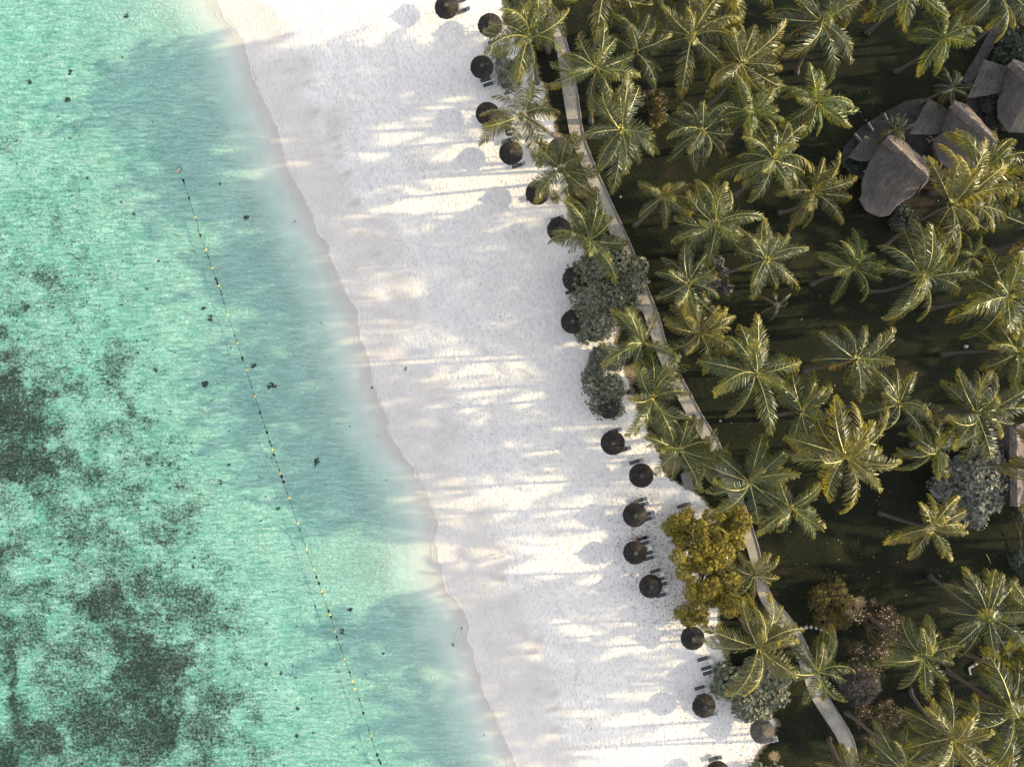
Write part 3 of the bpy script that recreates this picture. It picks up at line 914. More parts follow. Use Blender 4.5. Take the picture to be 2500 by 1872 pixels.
PALMS = [
    (1291, 95, 'coconut palm at the beach edge just right of the second umbrella from the top', dict(base=(1312, 203), h=13, R=98)),
    (1338, -6, 'palm cut by the top frame edge over the start of the footpath', dict(base=(1338, 128), h=13, R=90)),
    (1272, 281, 'palm leaning seaward over the fourth thatched umbrella from the top', dict(base=(1358, 331), h=11, R=100)),
    (1370, 413, 'smaller palm between the lone dark sunlit umbrella and the footpath', dict(base=(1392, 440), h=9, R=88)),
    (1436, 588, 'palm with orange coconuts over the footpath above the big grey-green bush', dict(base=(1462, 594), h=11, R=104)),
    (1455, 170, 'palm right of the footpath, level with the third umbrella from the top', dict(h=14, R=92)),
    (1516, 318, 'wide palm right of the footpath beside the round twiggy bush', dict(base=(1520, 412), h=14, R=112)),
    (1552, 127, 'upright palm in the second row, right of the one beside the path', dict(h=13, R=84)),
    (1688, 90, 'palm with a pale curved trunk showing below its crown near the top', dict(base=(1661, 206), h=14, R=106)),
    (1812, 156, 'broad palm right of the curved-trunk palm near the top', dict(h=14, R=108)),
    (2004, 52, 'palm at the top with yellow lower fronds beside a leaning bare trunk', dict(base=(1945, 178), h=14.5, R=112)),
    (1713, 322, 'palm right of the twiggy bush with its fronds fanned over dark lawn', dict(base=(1680, 372), h=13.5, R=92)),
    (1833, 276, 'bushy yellow-green palm below the broad top palm, trunk leaning left', dict(base=(1756, 356), h=14, R=78, kind='young')),
    (1994, 252, 'bright green palm standing alone at the left end of the dark upper lawn', dict(h=14, R=86, kind='young')),
    (1885, 390, 'pale yellow palm with a thick purple trunk base showing at its lower left', dict(base=(1792, 478), h=15, R=96)),
    (1982, 470, 'darker palm between the pale yellow palm and the lowest villa roof', dict(h=12.5, R=98)),
    (1620, 480, 'thin-crowned palm right of the footpath with narrow drooping fronds', dict(h=13, R=78, nf=18)),
    (1749, 546, 'palm with upright yellow-tipped fronds right of the thin-crowned palm', dict(h=14, R=98)),
    (1871, 634, 'palm whose trunk runs left behind it to a grey bush', dict(base=(1752, 672), h=15, R=92)),
    (1681, 692, 'palm over the right side of the big grey-green beach bush', dict(h=13, R=98)),
    (2324, 500, 'largest palm beside the villas, trunk leaning to its lower left', dict(base=(2155, 608), h=16, R=122)),
    (2079, 654, 'small bright palm alone in the dark lawn below the villas', dict(h=13, R=80, kind='young')),
    (2249, 676, 'palm with flat left fronds in the cluster below the largest villa palm', dict(base=(2120, 712), h=15, R=108)),
    (2371, 628, 'young bright green palm squeezed between the cluster and a slanting trunk', dict(h=13, R=62, kind='young', nf=16)),
    (2462, 728, 'broad palm against the right edge below the slanting trunk', dict(h=15, R=118)),
    (2402, 412, 'palm half over the middle villa roof, right of the largest palm', dict(h=13, R=112)),
    (2540, 560, 'palm cut by the right edge with a long slanting trunk', dict(base=(2376, 626), h=16, R=125)),
    (1569, 836, 'palm over the footpath at the foot of the big beach bush', dict(h=12.5, R=96)),
    (1705, 815, 'darker palm inland of the footpath beside the bush palm', dict(h=12.5, R=86)),
    (1592, 969, 'beach palm beside the low bush with its fronds across the footpath', dict(h=12, R=100)),
    (1658, 1098, 'palm on the sand verge just above the grey rounded mat', dict(h=11, R=98)),
    (1722, 1118, 'short dark palm tucked behind the verge palm against the footpath', dict(h=8, R=62, nf=15, nuts=False)),
    (1830, 1176, 'grey-green palm leaning over the footpath above the golden tree', dict(h=13, R=112)),
    (1928, 1238, 'palm right of the golden tree with curved lower fronds', dict(h=13, R=96)),
    (1840, 1403, 'small palm on the footpath at the right edge of the golden tree', dict(h=9, R=74, nf=17)),
    (1845, 913, 'large yellow palm right of the footpath in the middle of the lawn', dict(h=15, R=122)),
    (2089, 878, 'palm with a frond standing straight up, trunk base at its lower left', dict(base=(1963, 906), h=15, R=92)),
    (1956, 1004, 'palm right below the large yellow palm, its trunk dark at the centre', dict(h=14, R=92)),
    (2063, 1112, 'biggest pale yellow palm with ragged broken fronds on its right', dict(h=16, R=128)),
    (2194, 986, 'palm between the biggest ragged palm and the reddish roof', dict(h=14.5, R=104)),
    (2385, 1008, 'palm above the silver tree beside the reddish roof', dict(h=15, R=104)),
    (2285, 1096, 'yellow-green palm just left of the silver round tree', dict(base=(2225, 1085), h=14, R=84)),
    (2272, 1290, 'isolated palm below the silver tree over streaky lawn', dict(base=(2147, 1252), h=14, R=94)),
    (1851, 1578, 'beach palm over the dark green bush at the lower umbrellas', dict(h=12, R=112)),
    (1994, 1640, 'palm leaning over the footpath right of the dark green bush', dict(h=12, R=100)),
    (2410, 1502, 'golden-tipped palm at the right with a fan of left fronds', dict(h=15, R=110)),
    (2256, 1600, 'slim yellow-green palm right of the bare blossom tree', dict(h=14, R=84)),
    (2472, 1738, 'wide palm in the bottom right corner below the fallen striped log', dict(h=15, R=124)),
    (2322, 1802, 'yellow-hearted palm whose long grey trunk slants up to the left', dict(base=(2222, 1684), h=15.5, R=100)),
    (2200, 1872, 'palm cut by the bottom edge left of the yellow-hearted palm', dict(h=14, R=92)),
    (2072, 1895, 'palm rising from the bottom edge over the end of the footpath', dict(base=(2024, 1802), h=12, R=72, nf=14)),
    (2530, 1520, 'palm peeking in from the right edge beside the golden-tipped palm', dict(h=15, R=105)),
    (2482, 862, 'palm in the right edge cluster above the reddish roof', dict(h=14, R=96)),
    (2535, 960, 'palm just outside the right edge above the reddish roof', dict(h=14, R=96)),
    (1476, -22, 'palm above the top edge with fronds hanging down right of the path', dict(h=14, R=102)),
    (1522, 8, 'thin palm at the top edge with a crooked trunk', dict(base=(1534, 68), h=13, R=62, nf=14)),
    (1592, -40, 'palm above the top edge with only its trunk base showing', dict(base=(1580, 74), h=14, R=72)),
    (1648, 0, 'small yellow-tipped palm at the top edge left of the curved-trunk palm', dict(base=(1622, 96), h=13, R=68)),
    (1792, -30, 'palm at the top edge with one dark hanging frond in view', dict(h=14, R=88)),
    (2232, -25, 'palm at the top edge with yellow fronds and a dark slanting trunk', dict(base=(2116, 82), h=15.5, R=112)),
    (2300, 95, 'bright yellow palm alone above the villa walkway', dict(base=(2186, 176), h=14, R=86, kind='young')),
    (2425, -22, 'palm at the top edge over the grey paved walkway', dict(base=(2362, 82), h=15, R=112)),
    (2520, -12, 'palm in the top right corner over the dark hedge', dict(h=15, R=112)),
    (2075, -40, 'palm at the top edge right of the yellow-fronded top palm', dict(h=14, R=92)),
    (2545, 1680, 'palm cut by the right edge above the bottom corner palm', dict(h=14, R=112)),
    (2440, 1905, 'palm cut by the bottom edge under the corner palm', dict(h=14, R=110)),
    (2560, 1150, 'palm outside the right edge behind the reddish roof', dict(h=14, R=100)),
]
for u, v, lab, kw in PALMS:
    palm(u, v, lab, **kw)
for u, v, lab, h, R in [(2181, 315, 'low dark palm crown beside the terrace of the lowest villa', 4.5, 46), (2324, 215, 'low dark palm between the two upper villa porches', 4.5, 50)]:
    palm(u, v, lab, h=h, R=R, nf=18, kind='dark', nuts=False, name='low_palm')
palm(1895, 745, 'tiny grey palm sapling in the dark lawn under the leaning-trunk palm', h=2.0, R=44, nf=9, kind='dark', nuts=False, name='palm_sapling')

# the grove goes on beyond the right edge of the picture: one mass of palms (stuff)
def far_grove(n, seed):
    r = random.Random(seed)
    blades, tri = [], []
    pos = []
    tries = 0
    while len(pos) < n and tries < 9000:
        tries += 1
        x, y = r.uniform(70, 150), r.uniform(-75, 75)
        if x < 76 and abs(y) < 56: continue
        if all((x - a) ** 2 + (y - b) ** 2 > 36 for a, b in pos):
            pos.append((x, y))
    for (x, y) in pos:
        h = r.uniform(17.5, 21.5); g0 = r.uniform(0, 6.28)
        k = len(blades)
        for (dx, dy, z, w) in ((0, 0, 1.2, .28), (.4, .2, 1.2 + h, .16)):
            for a in range(3):
                blades.append((x + dx + w * math.cos(a * 2.09), y + dy + w * math.sin(a * 2.09), z))
        for a in range(3):
            b = (a + 1) % 3
            tri.append((k + a, k + b, k + 3 + b, k + 3 + a))
        for i in range(22):
            q = i / 21; az = g0 + i * 2.4; e = 1.25 - 1.6 * q; L = r.uniform(4.6, 5.8); p = Vector((x + .4, y + .2, 1.2 + h)); N_ = 6
            pr = None
            for j in range(N_ + 1):
                t = j / N_
                wd = (.12 + 1.25 * math.sin(math.pi * min(1, t * .8 + .12))) * .5
                el = e - 1.5 * t
                rgt = Vector((-math.sin(az), math.cos(az), 0))
                k = len(blades)
                dz = Vector((0, 0, -.45 * wd))
                blades.extend([tuple(p + rgt * wd + dz), tuple(p), tuple(p - rgt * wd + dz)])
                if pr is not None:
                    tri.append((pr, pr + 1, k + 1, k)); tri.append((pr + 1, pr + 2, k + 2, k + 1))
                pr = k
                p = p + Vector((math.cos(el) * math.cos(az), math.cos(el) * math.sin(az), math.sin(el))) * (L / N_)
    me = big_mesh('palm_grove', np.array(blades), np.array(tri), M['frond'], {'along': np.full(len(blades), .4)})
    tag(link('palm_grove', me), 'dense palm grove continuing beyond the right edge', 'palm grove', kind='stuff')
far_grove(72, 5)

# ------------------------------------------------------------------ shrubs and broad-leaved trees
def leaf_cloud(lobes, n, k, ll, lw, style, rng):
    """lobes: (x, y, z, rx, ry, rz); returns verts, faces (quads), rnd"""
    lb = np.array(lobes)
    wgt = lb[:, 3] * lb[:, 4]
    ix = rng.choice(len(lb), n, p=wgt / wgt.sum())
    d = rng.normal(size=(n, 3)); d /= np.linalg.norm(d, axis=1)[:, None]
    d[:, 2] = np.where(d[:, 2] < -.25, -d[:, 2], d[:, 2])
    r = rng.uniform(.62, 1.04, n) ** .7
    r = np.where(rng.random(n) < .10, r * rng.uniform(1.0, 1.35, n), r)
    c = lb[ix, :3] + d * lb[ix, 3:] * r[:, None]
    nrm = d / lb[ix, 3:]; nrm /= np.linalg.norm(nrm, axis=1)[:, None]
    nrm = nrm + np.array([0, 0, .35]) + rng.normal(0, .25, (n, 3)); nrm /= np.linalg.norm(nrm, axis=1)[:, None]
    up = np.where(np.abs(nrm[:, 2:]) < .9, np.array([[0, 0, 1.0]]), np.array([[1.0, 0, 0]]))
    a = np.cross(nrm, up); a /= np.linalg.norm(a, axis=1)[:, None]
    b = np.cross(nrm, a)
    rosette_rnd = rng.random(n)
    V = np.empty((n, k, 4, 3)); Rn = np.empty((n, k, 4))
    for j in range(k):
        an = 2 * np.pi * j / k + rng.uniform(0, 1.5, n)
        dr = a * np.cos(an)[:, None] + b * np.sin(an)[:, None]
        lift = rng.uniform(.1, .7, n)[:, None] if style != 'strap' else rng.uniform(.3, 1.3, n)[:, None]
        dd = dr + nrm * lift; dd /= np.linalg.norm(dd, axis=1)[:, None]
        sd = np.cross(dd, nrm); sd /= (np.linalg.norm(sd, axis=1)[:, None] + 1e-9)
        s = rng.uniform(.7, 1.25, n)[:, None]
        L = ll * s; Wd = lw * s
        V[:, j, 0] = c
        V[:, j, 1] = c + dd * L * .55 + sd * Wd * .5
        V[:, j, 2] = c + dd * L - np.array([0, 0, 1.0]) * L * (.12 if style != 'strap' else .3)
        V[:, j, 3] = c + dd * L * .55 - sd * Wd * .5
        Rn[:, j, :] = np.clip(rosette_rnd * .7 + rng.random(n) * .4, 0, 1)[:, None]
    return V.reshape(-1, 3), np.arange(n * k * 4).reshape(-1, 4), Rn.reshape(-1)

def shrub(name, label, cat, base_px, lobes_px, n, k, ll, lw, matl, style='round', seed=1, stems=True, group=None, twig=None):
    """lobes_px: (u, v, z centre above ground, r px, rz m)"""
    rng = np.random.default_rng(seed)
    b = G(*base_px)
    root = empty(name, b, label, cat, group)
    lobes = []
    for (u, v, z, rpx, rz) in lobes_px:
        p = P(u, v, b.z + z)
        r = rpx * PX * (CAM_H - b.z - z) / CAM_H
        lobes.append((p.x - b.x, p.y - b.y, z, r, r * rng.uniform(.85, 1.05), rz))
    v, f, rn = leaf_cloud(lobes, n, k, ll, lw, style, rng)
    v[:, 2] = np.maximum(v[:, 2], .03)
    me = big_mesh('foliage', v, f, matl, {'rnd': rn})
    tag(link('foliage', me, root), kind='stuff')
    if stems:
        tr = MB()
        zt = np.mean([l[2] for l in lobes])
        tr.tube([(0, 0, -.1), (.05, .03, zt * .3), (.1, -.05, zt * .55)], [.16, .13, .10], 7)
        tr.build('trunk', twig or M['bark'], root)
        for l in lobes:
            mid = (l[0] * .5 + rng.normal(0, .2), l[1] * .5 + rng.normal(0, .2), zt * .7)
            br = MB().tube([(.08, -.03, zt * .45), mid, (l[0], l[1], l[2] + l[5] * .4)], [.085, .06, .02], 5)
            for _ in range(3):
                q = (l[0] + rng.normal(0, l[3] * .5), l[1] + rng.normal(0, l[4] * .5), l[2] + l[5] * rng.uniform(.2, .8))
                br.tube([mid, ((mid[0] + q[0]) / 2, (mid[1] + q[1]) / 2, (mid[2] + q[2]) / 2 + .2), q], [.045, .03, .012], 4)
            br.build('branch', twig or M['bark'], root)
    return root

shrub('sea_grape_bush', 'largest grey-green rounded beach bush covering two umbrellas beside the footpath', 'bush', (1490, 740),
      [(1440, 660, 1.6, 44, 1.3), (1500, 640, 1.5, 40, 1.2), (1545, 690, 1.5, 36, 1.1), (1440, 730, 1.8, 50, 1.5), (1490, 720, 1.7, 42, 1.3), (1455, 790, 1.7, 48, 1.4), (1430, 815, 1.3, 28, 1.0), (1530, 745, 1.4, 34, 1.0), (1555, 650, 1.2, 28, .9), (1490, 600, 1.2, 30, .8)],
      3000, 5, .30, .22, M['seagrape'], seed=3)
shrub('sea_grape_bush', 'small grey-green bush under the palm at the foot of the largest bush', 'bush', (1480, 885), [(1468, 872, 1.2, 28, 1.0), (1500, 880, 1.2, 26, .9), (1452, 890, .9, 18, .7)], 650, 5, .28, .21, M['seagrape'], seed=4)
shrub('sea_grape_bush', 'grey-green bush half hiding a dark umbrella at the beach edge', 'bush', (1480, 960), [(1450, 935, 1.3, 32, 1.0), (1490, 950, 1.4, 38, 1.2), (1475, 985, 1.4, 38, 1.1), (1500, 1000, 1.2, 26, .9), (1440, 915, 1.0, 20, .7)], 1100, 5, .28, .21, M['seagrape'], seed=5)
shrub('sea_grape_bush', 'grey bush with bare gaps below the third umbrella from the top', 'bush', (1245, 170), [(1232, 165, 1.1, 24, .9), (1265, 165, 1.1, 26, .9), (1235, 195, .9, 20, .7), (1285, 150, 1.0, 18, .7), (1220, 130, .9, 18, .7), (1240, 215, .7, 14, .5)], 620, 5, .26, .19, M['seagrape'], seed=6)
shrub('sea_grape_bush', 'tiny grey bush between the fourth umbrella and its palm', 'bush', (1222, 290), [(1220, 285, .7, 16, .6), (1232, 300, .6, 13, .5), (1245, 320, .5, 11, .4)], 200, 5, .24, .18, M['seagrape'], seed=7)
shrub('broadleaf_bush', 'dark green rounded bush beside the lower umbrellas and footpath', 'bush', (1830, 1690),
      [(1790, 1670, 1.7, 46, 1.3), (1850, 1660, 1.8, 50, 1.4), (1770, 1640, 1.3, 28, 1.0), (1890, 1660, 1.5, 38, 1.2), (1830, 1715, 1.6, 46, 1.3), (1890, 1700, 1.4, 34, 1.1), (1860, 1740, 1.1, 24, .8), (1760, 1675, 1.1, 26, .8)],
      2400, 6, .32, .22, M['seagrape'], seed=8)
shrub('silver_tree', 'round silvery tree beside the reddish roof at the right', 'tree', (2372, 1185),
      [(2410, 1130, 4.2, 46, 2.0), (2380, 1170, 4.6, 58, 2.4), (2310, 1190, 3.4, 38, 1.8), (2420, 1180, 4.2, 46, 2.0), (2370, 1230, 4.0, 46, 2.0), (2410, 1220, 3.6, 34, 1.6), (2345, 1150, 3.6, 36, 1.7), (2385, 1265, 3.0, 24, 1.2)],
      3000, 6, .34, .22, M['silver'], seed=9)
_gr = random.Random(12)
_gl = []
for (u_, v_, ru_, rv_, n_, z_) in [(1740, 1268, 84, 48, 18, 3.2), (1730, 1335, 82, 55, 22, 3.7), (1728, 1405, 70, 48, 17, 3.2), (1738, 1468, 66, 36, 13, 2.6), (1692, 1502, 34, 28, 6, 2.0), (1662, 1290, 30, 28, 5, 2.2)]:
    for _ in range(n_):
        a_, q_ = _gr.uniform(0, 6.28), math.sqrt(_gr.random())
        _gl.append((u_ + ru_ * q_ * math.cos(a_), v_ + rv_ * q_ * math.sin(a_), z_ * _gr.uniform(.72, 1.12), _gr.uniform(12, 27), _gr.uniform(.5, 1.1)))
shrub('golden_tree', 'large golden-yellow tree on the beach edge beside the loungers', 'tree', (1725, 1360), _gl, 12500, 5, .25, .14, M['almond'], seed=10)
shrub('strap_leaf_bush', 'rounded bush of narrow yellow-green leaves with a dark hollow centre', 'bush', (2030, 1475),
      [(2005, 1450, 1.0, 26, .8), (2040, 1440, 1.1, 26, .9), (2058, 1465, 1.0, 22, .8), (1995, 1470, .9, 20, .7), (2020, 1510, .9, 30, .8), (2050, 1510, .9, 26, .8)], 900, 6, .42, .075, M['strap'], 'strap', 11)
shrub('spiky_bush', 'dark grey spiky round bush below the bare blossom tree', 'bush', (2098, 1672), [(2085, 1660, .9, 38, .8), (2110, 1670, 1.0, 38, .8), (2095, 1690, .8, 34, .7)], 800, 7, .60, .055, M['spiky'], 'strap', 12)
shrub('dark_hedge', 'dark leafy hedge behind the paved walkway at the upper right', 'hedge', (2475, 110), [(2465, 95, 1.6, 28, 1.2), (2490, 120, 1.8, 34, 1.3), (2450, 135, 1.3, 24, 1.0), (2520, 90, 1.8, 40, 1.3), (2500, 60, 1.6, 30, 1.2)], 1300, 5, .34, .2, M['hedge'], seed=13)
shrub('dark_bush', 'dark bush on the terrace left of the lowest villa roof', 'bush', (2084, 402), [(2078, 395, 1.0, 20, .8), (2095, 405, .9, 16, .7)], 260, 5, .4, .12, M['hedge'], 'strap', 14)
shrub('dark_bush', 'dark bush with pale dots right of the lowest villa roof', 'bush', (2205, 530), [(2200, 510, .8, 22, .7), (2190, 545, .8, 20, .6), (2225, 545, .8, 20, .6)], 520, 5, .3, .16, M['hedge'], seed=15)
shrub('dark_bush', 'dark bush in the gap between the two upper villas', 'bush', (2430, 275), [(2420, 262, 1.0, 26, .9), (2428, 300, .9, 20, .8), (2410, 245, .8, 18, .6)], 420, 5, .32, .18, M['hedge'], seed=16)
shrub('dark_bush', 'dark shrub at the right edge below the silver tree', 'bush', (2490, 1370), [(2485, 1365, 1.2, 24, 1.0), (2505, 1385, 1.2, 26, 1.0), (2490, 1260, .9, 20, .7)], 520, 5, .32, .14, M['hedge'], seed=17)
shrub('grey_bush', 'dim grey bush beside the leaning trunk in the upper lawn', 'bush', (1752, 690), [(1750, 640, .8, 16, .7), (1742, 690, .9, 18, .7), (1770, 705, .8, 18, .7), (1765, 665, .7, 14, .6)], 420, 5, .3, .2, M['spiky'], seed=18)
shrub('twiggy_bush', 'round brown twiggy bush with pale dots right of the footpath at the top', 'bush', (1604, 275), [(1604, 250, 1.0, 14, .7), (1610, 285, 1.0, 18, .8), (1598, 300, .8, 14, .6)], 280, 5, .28, .12, M['strap'], seed=19, twig=M['twig'])
shrub('sea_grape_bush', 'grey bush cut by the bottom edge at the lawn corner', 'bush', (1862, 1888), [(1850, 1880, .8, 22, .7), (1890, 1885, .8, 24, .7)], 280, 5, .28, .2, M['seagrape'], seed=20)
shrub('sand_tuft', 'small dry grass tuft on sand right of the lone sunlit umbrella', 'plant', (1352, 478), [(1352, 476, .2, 9, .3), (1358, 486, .2, 7, .25)], 90, 4, .5, .05, M['strap'], 'strap', 21, stems=False)
shrub('young_shrub', 'thin dark shrub at the base of the small path palm', 'bush', (1322, 118), [(1320, 110, .8, 14, .6), (1335, 90, .8, 14, .6)], 140, 5, .3, .1, M['strap'], 'strap', 22)

def frangipani(label, base_px, dirs, spread, flowers, seed, depth=5, h0=1.0, thick=.10):
    rs = random.Random(seed)
    b = G(*base_px)
    root = empty('frangipani_tree', b, label, 'tree')
    limbs = MB(); tips = []
    def grow(p, d, L, r, k):
        q = p + d * L
        mid = p + d * L * .5 + Vector((rs.uniform(-.1, .1), rs.uniform(-.1, .1), .05)) * L
        limbs.tube([p, mid, q], [r, r * .85, r * .7], 5 if r > .03 else 3, 0, False)
        if k == 0:
            tips.append(q); return
        for _ in range(rs.choice((2, 3, 3))):
            e = (d + Vector((rs.gauss(0, .62), rs.gauss(0, .62), rs.gauss(.05, .35)))).normalized()
            grow(q, e, L * rs.uniform(.66, .86), r * .66, k - 1)
    trunk = MB().tube([(0, 0, -.1), (0, 0, h0 * .5), (.05, 0, h0)], [thick * 1.6, thick * 1.3, thick], 7).build('trunk', M['twig'], root)
    for dx, dy in dirs:
        grow(Vector((.05, 0, h0)), Vector((dx, dy, .55)).normalized(), spread, thick * .8, depth - 1)
    limbs.build('branches', M['twig'], root)
    ql = np.array([tuple(q) for q in tips]); rg_ = np.random.default_rng(seed)
    lobes_ = [(q[0], q[1], q[2], .42, .42, .22) for q in ql]
    lv, lf_, lr = leaf_cloud(lobes_, min(1500, len(tips) * 4), 3, .20, .055, 'strap', rg_)
    tag(link('foliage', big_mesh('foliage', lv, lf_, M['ochre'], {'rnd': lr}), root), kind='stuff')
    fl = MB()
    rs.shuffle(tips)
    for q in tips[:flowers]:
        for j in range(5):
            a = j * 1.2566 + rs.random()
            s = rs.uniform(.045, .085)
            x, y = math.cos(a), math.sin(a)
            fl.add([q, q + Vector((x * s - y * s * .4, y * s + x * s * .4, .04)), q + Vector((x * s * 1.5, y * s * 1.5, .02)), q + Vector((x * s + y * s * .4, y * s - x * s * .4, .04))], [(0, 1, 2, 3)])
    if flowers:
        tag(fl.build('blossoms', M['blossom'], root), kind='stuff')
    return root
frangipani('bare blossom tree with white flowers right of the strap-leaf bush', (2110, 1530), [(.6, .8), (.9, .1), (-.2, .7), (.5, -.8), (0, -1), (.8, .5), (.7, -.3)], 1.45, 120, 5, 5)
frangipani('bare brown twiggy tree with few flowers below the spiky bush', (2125, 1745), [(.8, .3), (-.8, .2), (0, -1), (.5, -.7), (.9, .7)], 1.05, 46, 6, 5)
frangipani('leafless brown tree between the blossom tree and the spiky bush', (2105, 1600), [(.8, -.1), (-.5, .5), (.3, -.9), (.9, .5)], 1.0, 40, 8, 5)
frangipani('sparse twigs with white dots around the round bush at the top', (1596, 262), [(.3, 1), (-.8, .5), (.9, .4), (.4, -.7)], .75, 26, 9, 4, .6, .06)

# ------------------------------------------------------------------ thatched umbrellas
def canopy_mesh(seed, matl, R=1.53, rim=1.92, top=2.80):
    r = np.random.default_rng(seed)
    mb = MB()
    nseg = 48
    rings = 6
    for i in range(rings):          # overlapping thatch tiers
        r0 = R * (1 - i / rings) + .05; r1 = R * max(.03, 1 - (i + 1.35) / rings)
        z0 = rim + (top - rim) * (1 - r0 / (R + .05)) + .02; z1 = rim + (top - rim) * (1 - r1 / (R + .05)) + .05
        V, F = [], []
        for k in range(nseg):
            a = 2 * math.pi * k / nseg
            jr = (1 + r.normal(0, .014)) * (1 - .02 * (0.5 + 0.5 * math.cos(a * 12)))
            V.append((r0 * jr * math.cos(a), r0 * jr * math.sin(a), z0 + r.normal(0, .012)))
        for k in range(nseg):
            a = 2 * math.pi * k / nseg
            V.append((r1 * math.cos(a), r1 * math.sin(a), z1))
        for k in range(nseg):
            k2 = (k + 1) % nseg
            F.append((k, k2, nseg + k2, nseg + k))
        mb.add(np.array(V), F, 0, rnd=np.repeat(r.random(nseg)[None, :] * .55, 2, 0).ravel())
    for _ in range(620):            # loose straws lying down the slope
        a = r.uniform(0, 2 * math.pi); ra = R * math.sqrt(r.uniform(.004, 1.0))
        L = r.uniform(.25, .6); rb = min(ra + L, R * r.uniform(.99, 1.06))
        w = r.uniform(.010, .024)
        da = r.normal(0, .04)
        def pt(rad, aa, off, up):
            x, y = rad * math.cos(aa), rad * math.sin(aa)
            z = rim + (top - rim) * (1 - rad / (R + .05)) + up
            return (x - math.sin(aa) * off, y + math.cos(aa) * off, z)
        up = r.uniform(.05, .10)
        mb.add([pt(ra, a, -w, up), pt(ra, a, w, up), pt(rb, a + da, w, up), pt(rb, a + da, -w, up)], [(0, 1, 2, 3)], 0, rnd=r.random() ** 1.5)
    return mb.mesh('canopy', matl)
CANOPY = [canopy_mesh(40 + k, M['thatch']) for k in range(3)]
CANOPY_PALE = canopy_mesh(50, M['thatch_pale'])
capm = MB()
for k in range(26):
    a = 2.4 * k; s = .10 + .012 * k
    capm.tube([(0, 0, 2.83), (s * .5 * math.cos(a), s * .5 * math.sin(a), 2.91), (s * math.cos(a), s * math.sin(a), 2.80 - s * .1)], [.028, .022, .01], 4, 0, True, rnd=.9)
CAP = capm.mesh('cap', M['thatch_pale'])
POLE = MB().tube([(0, 0, -.3), (0, 0, 1.4), (0, 0, 2.75)], [.06, .055, .05], 8).mesh('pole', M['pole'])
ribm = MB()
RIB = MB().tube([(0, 0, 2.66), (1.4, 0, 1.90)], [.025, .018], 5).mesh('rib', M['pole'])
UG = 'thatched umbrellas along the beach edge'
UMB = [
    (1092, 17, 'topmost thatched umbrella with its round shadow clear on the sand', 0),
    (1196, 62, 'thatched umbrella second from the top, beside a palm at the beach edge', 0),
    (1176, 161, 'very dark thatched umbrella above a lounger with a white table, third from the top', 0),
    (1188, 278, 'thatched umbrella half covered by a leaning palm, fourth from the top', 0),
    (1246, 373, 'dark thatched umbrella under a hanging palm frond, fifth from the top', 0),
    (1311, 471, 'lone thatched umbrella with sun on its right edge, on open sand', 0),
    (1367, 560, 'thatched umbrella half under the palm with orange coconuts', 0),
    (1400, 683, 'thatched umbrella at the upper left rim of the largest bush', 0),
    (1401, 786, 'thatched umbrella at the lower left rim of the largest bush', 0),
    (1484, 992, 'thatched umbrella almost hidden under the grey-green beach bush', 0),
    (1499, 1080, 'thatched umbrella left of the verge palm with one white table below right', 0),
    (1567, 1161, 'thatched umbrella with a bright yellow sunlit patch on its lower right', 0),
    (1550, 1257, 'thatched umbrella left of four loungers, above the seated person', 0),
    (1553, 1349, 'thatched umbrella beside the seated person, left of the golden tree', 0),
    (1589, 1434, 'brownish thatched umbrella touching the lower left of the golden tree group', 0),
    (1693, 1557, 'thatched umbrella directly below the golden tree', 0),
    (1716, 1723, 'thatched umbrella left of the dark green bush', 0),
    (1862, 1787, 'pale grey weathered umbrella at the lawn corner below the dark green bush', 1),
    (1754, 1886, 'thatched umbrella cut by the bottom edge of the photo', 0),
    (1367, 362, 'pale round umbrella tucked behind a palm beside the footpath', 1),
]
for i, (u, v, lab, pale) in enumerate(UMB):
    b = G(u, v)
    p = P(u, v, b.z + 2.05)
    gzp = float(gz(p.x, p.y))
    r = empty('thatched_umbrella', (p.x, p.y, gzp), lab, 'beach umbrella', UG, random.uniform(0, 6.28))
    c = link('canopy', CANOPY_PALE if pale else CANOPY[i % 3], r, (0, 0, 0), (random.uniform(-.07, .07), random.uniform(-.07, .07), 0), random.uniform(.97, 1.03))
    link('cap', CAP, c)
    link('pole', POLE, r)
    for k in range(8):
        link('rib', RIB, r, (0, 0, 0), (0, 0, k * math.pi / 4))

# ------------------------------------------------------------------ loungers and tables
def lounger_meshes():
    out = {}
    W2 = .31
    out['seat'] = MB().box((-.22, 0, .33), (1.38, .54, .035)).mesh('seat', M['sling'])
    ca, sa = math.cos(math.radians(38)), math.sin(math.radians(38))
    R = np.array([[ca, 0, -sa], [0, 1, 0], [sa, 0, ca]])
    out['backrest'] = MB().box((.47 + .30 * ca, 0, .35 + .30 * sa), (.60, .54, .03), 0, 0, R).mesh('backrest', M['sling_lightened'])
    fr = MB()
    for s in (-1, 1):
        fr.tube([(-.96, s * W2 * .9, .25), (-.92, s * W2, .34), (.47, s * W2, .345), (.47 + .62 * ca, s * W2, .345 + .62 * sa)], .046, 6)
    fr.tube([(-.96, -W2 * .9, .25), (-.96, W2 * .9, .25)], .022, 6)
    fr.tube([(.47 + .62 * ca, -W2, .345 + .62 * sa), (.47 + .62 * ca, W2, .345 + .62 * sa)], .025, 6)
    out['frame'] = fr.mesh('frame', M['white'], True)
    arm = MB()
    arm.tube([(.15, W2, .35), (.22, W2 + .03, .56), (.56, W2 + .03, .60)], .022, 6)
    out['armrest'] = arm.mesh('armrest', M['white'], True)
    out['leg'] = MB().tube([(0, 0, 0), (0, 0, .33)], .024, 6).mesh('leg', M['white'])
    return out
LM = lounger_meshes()
LH = math.radians(17)
LG = 'sun loungers on the beach'
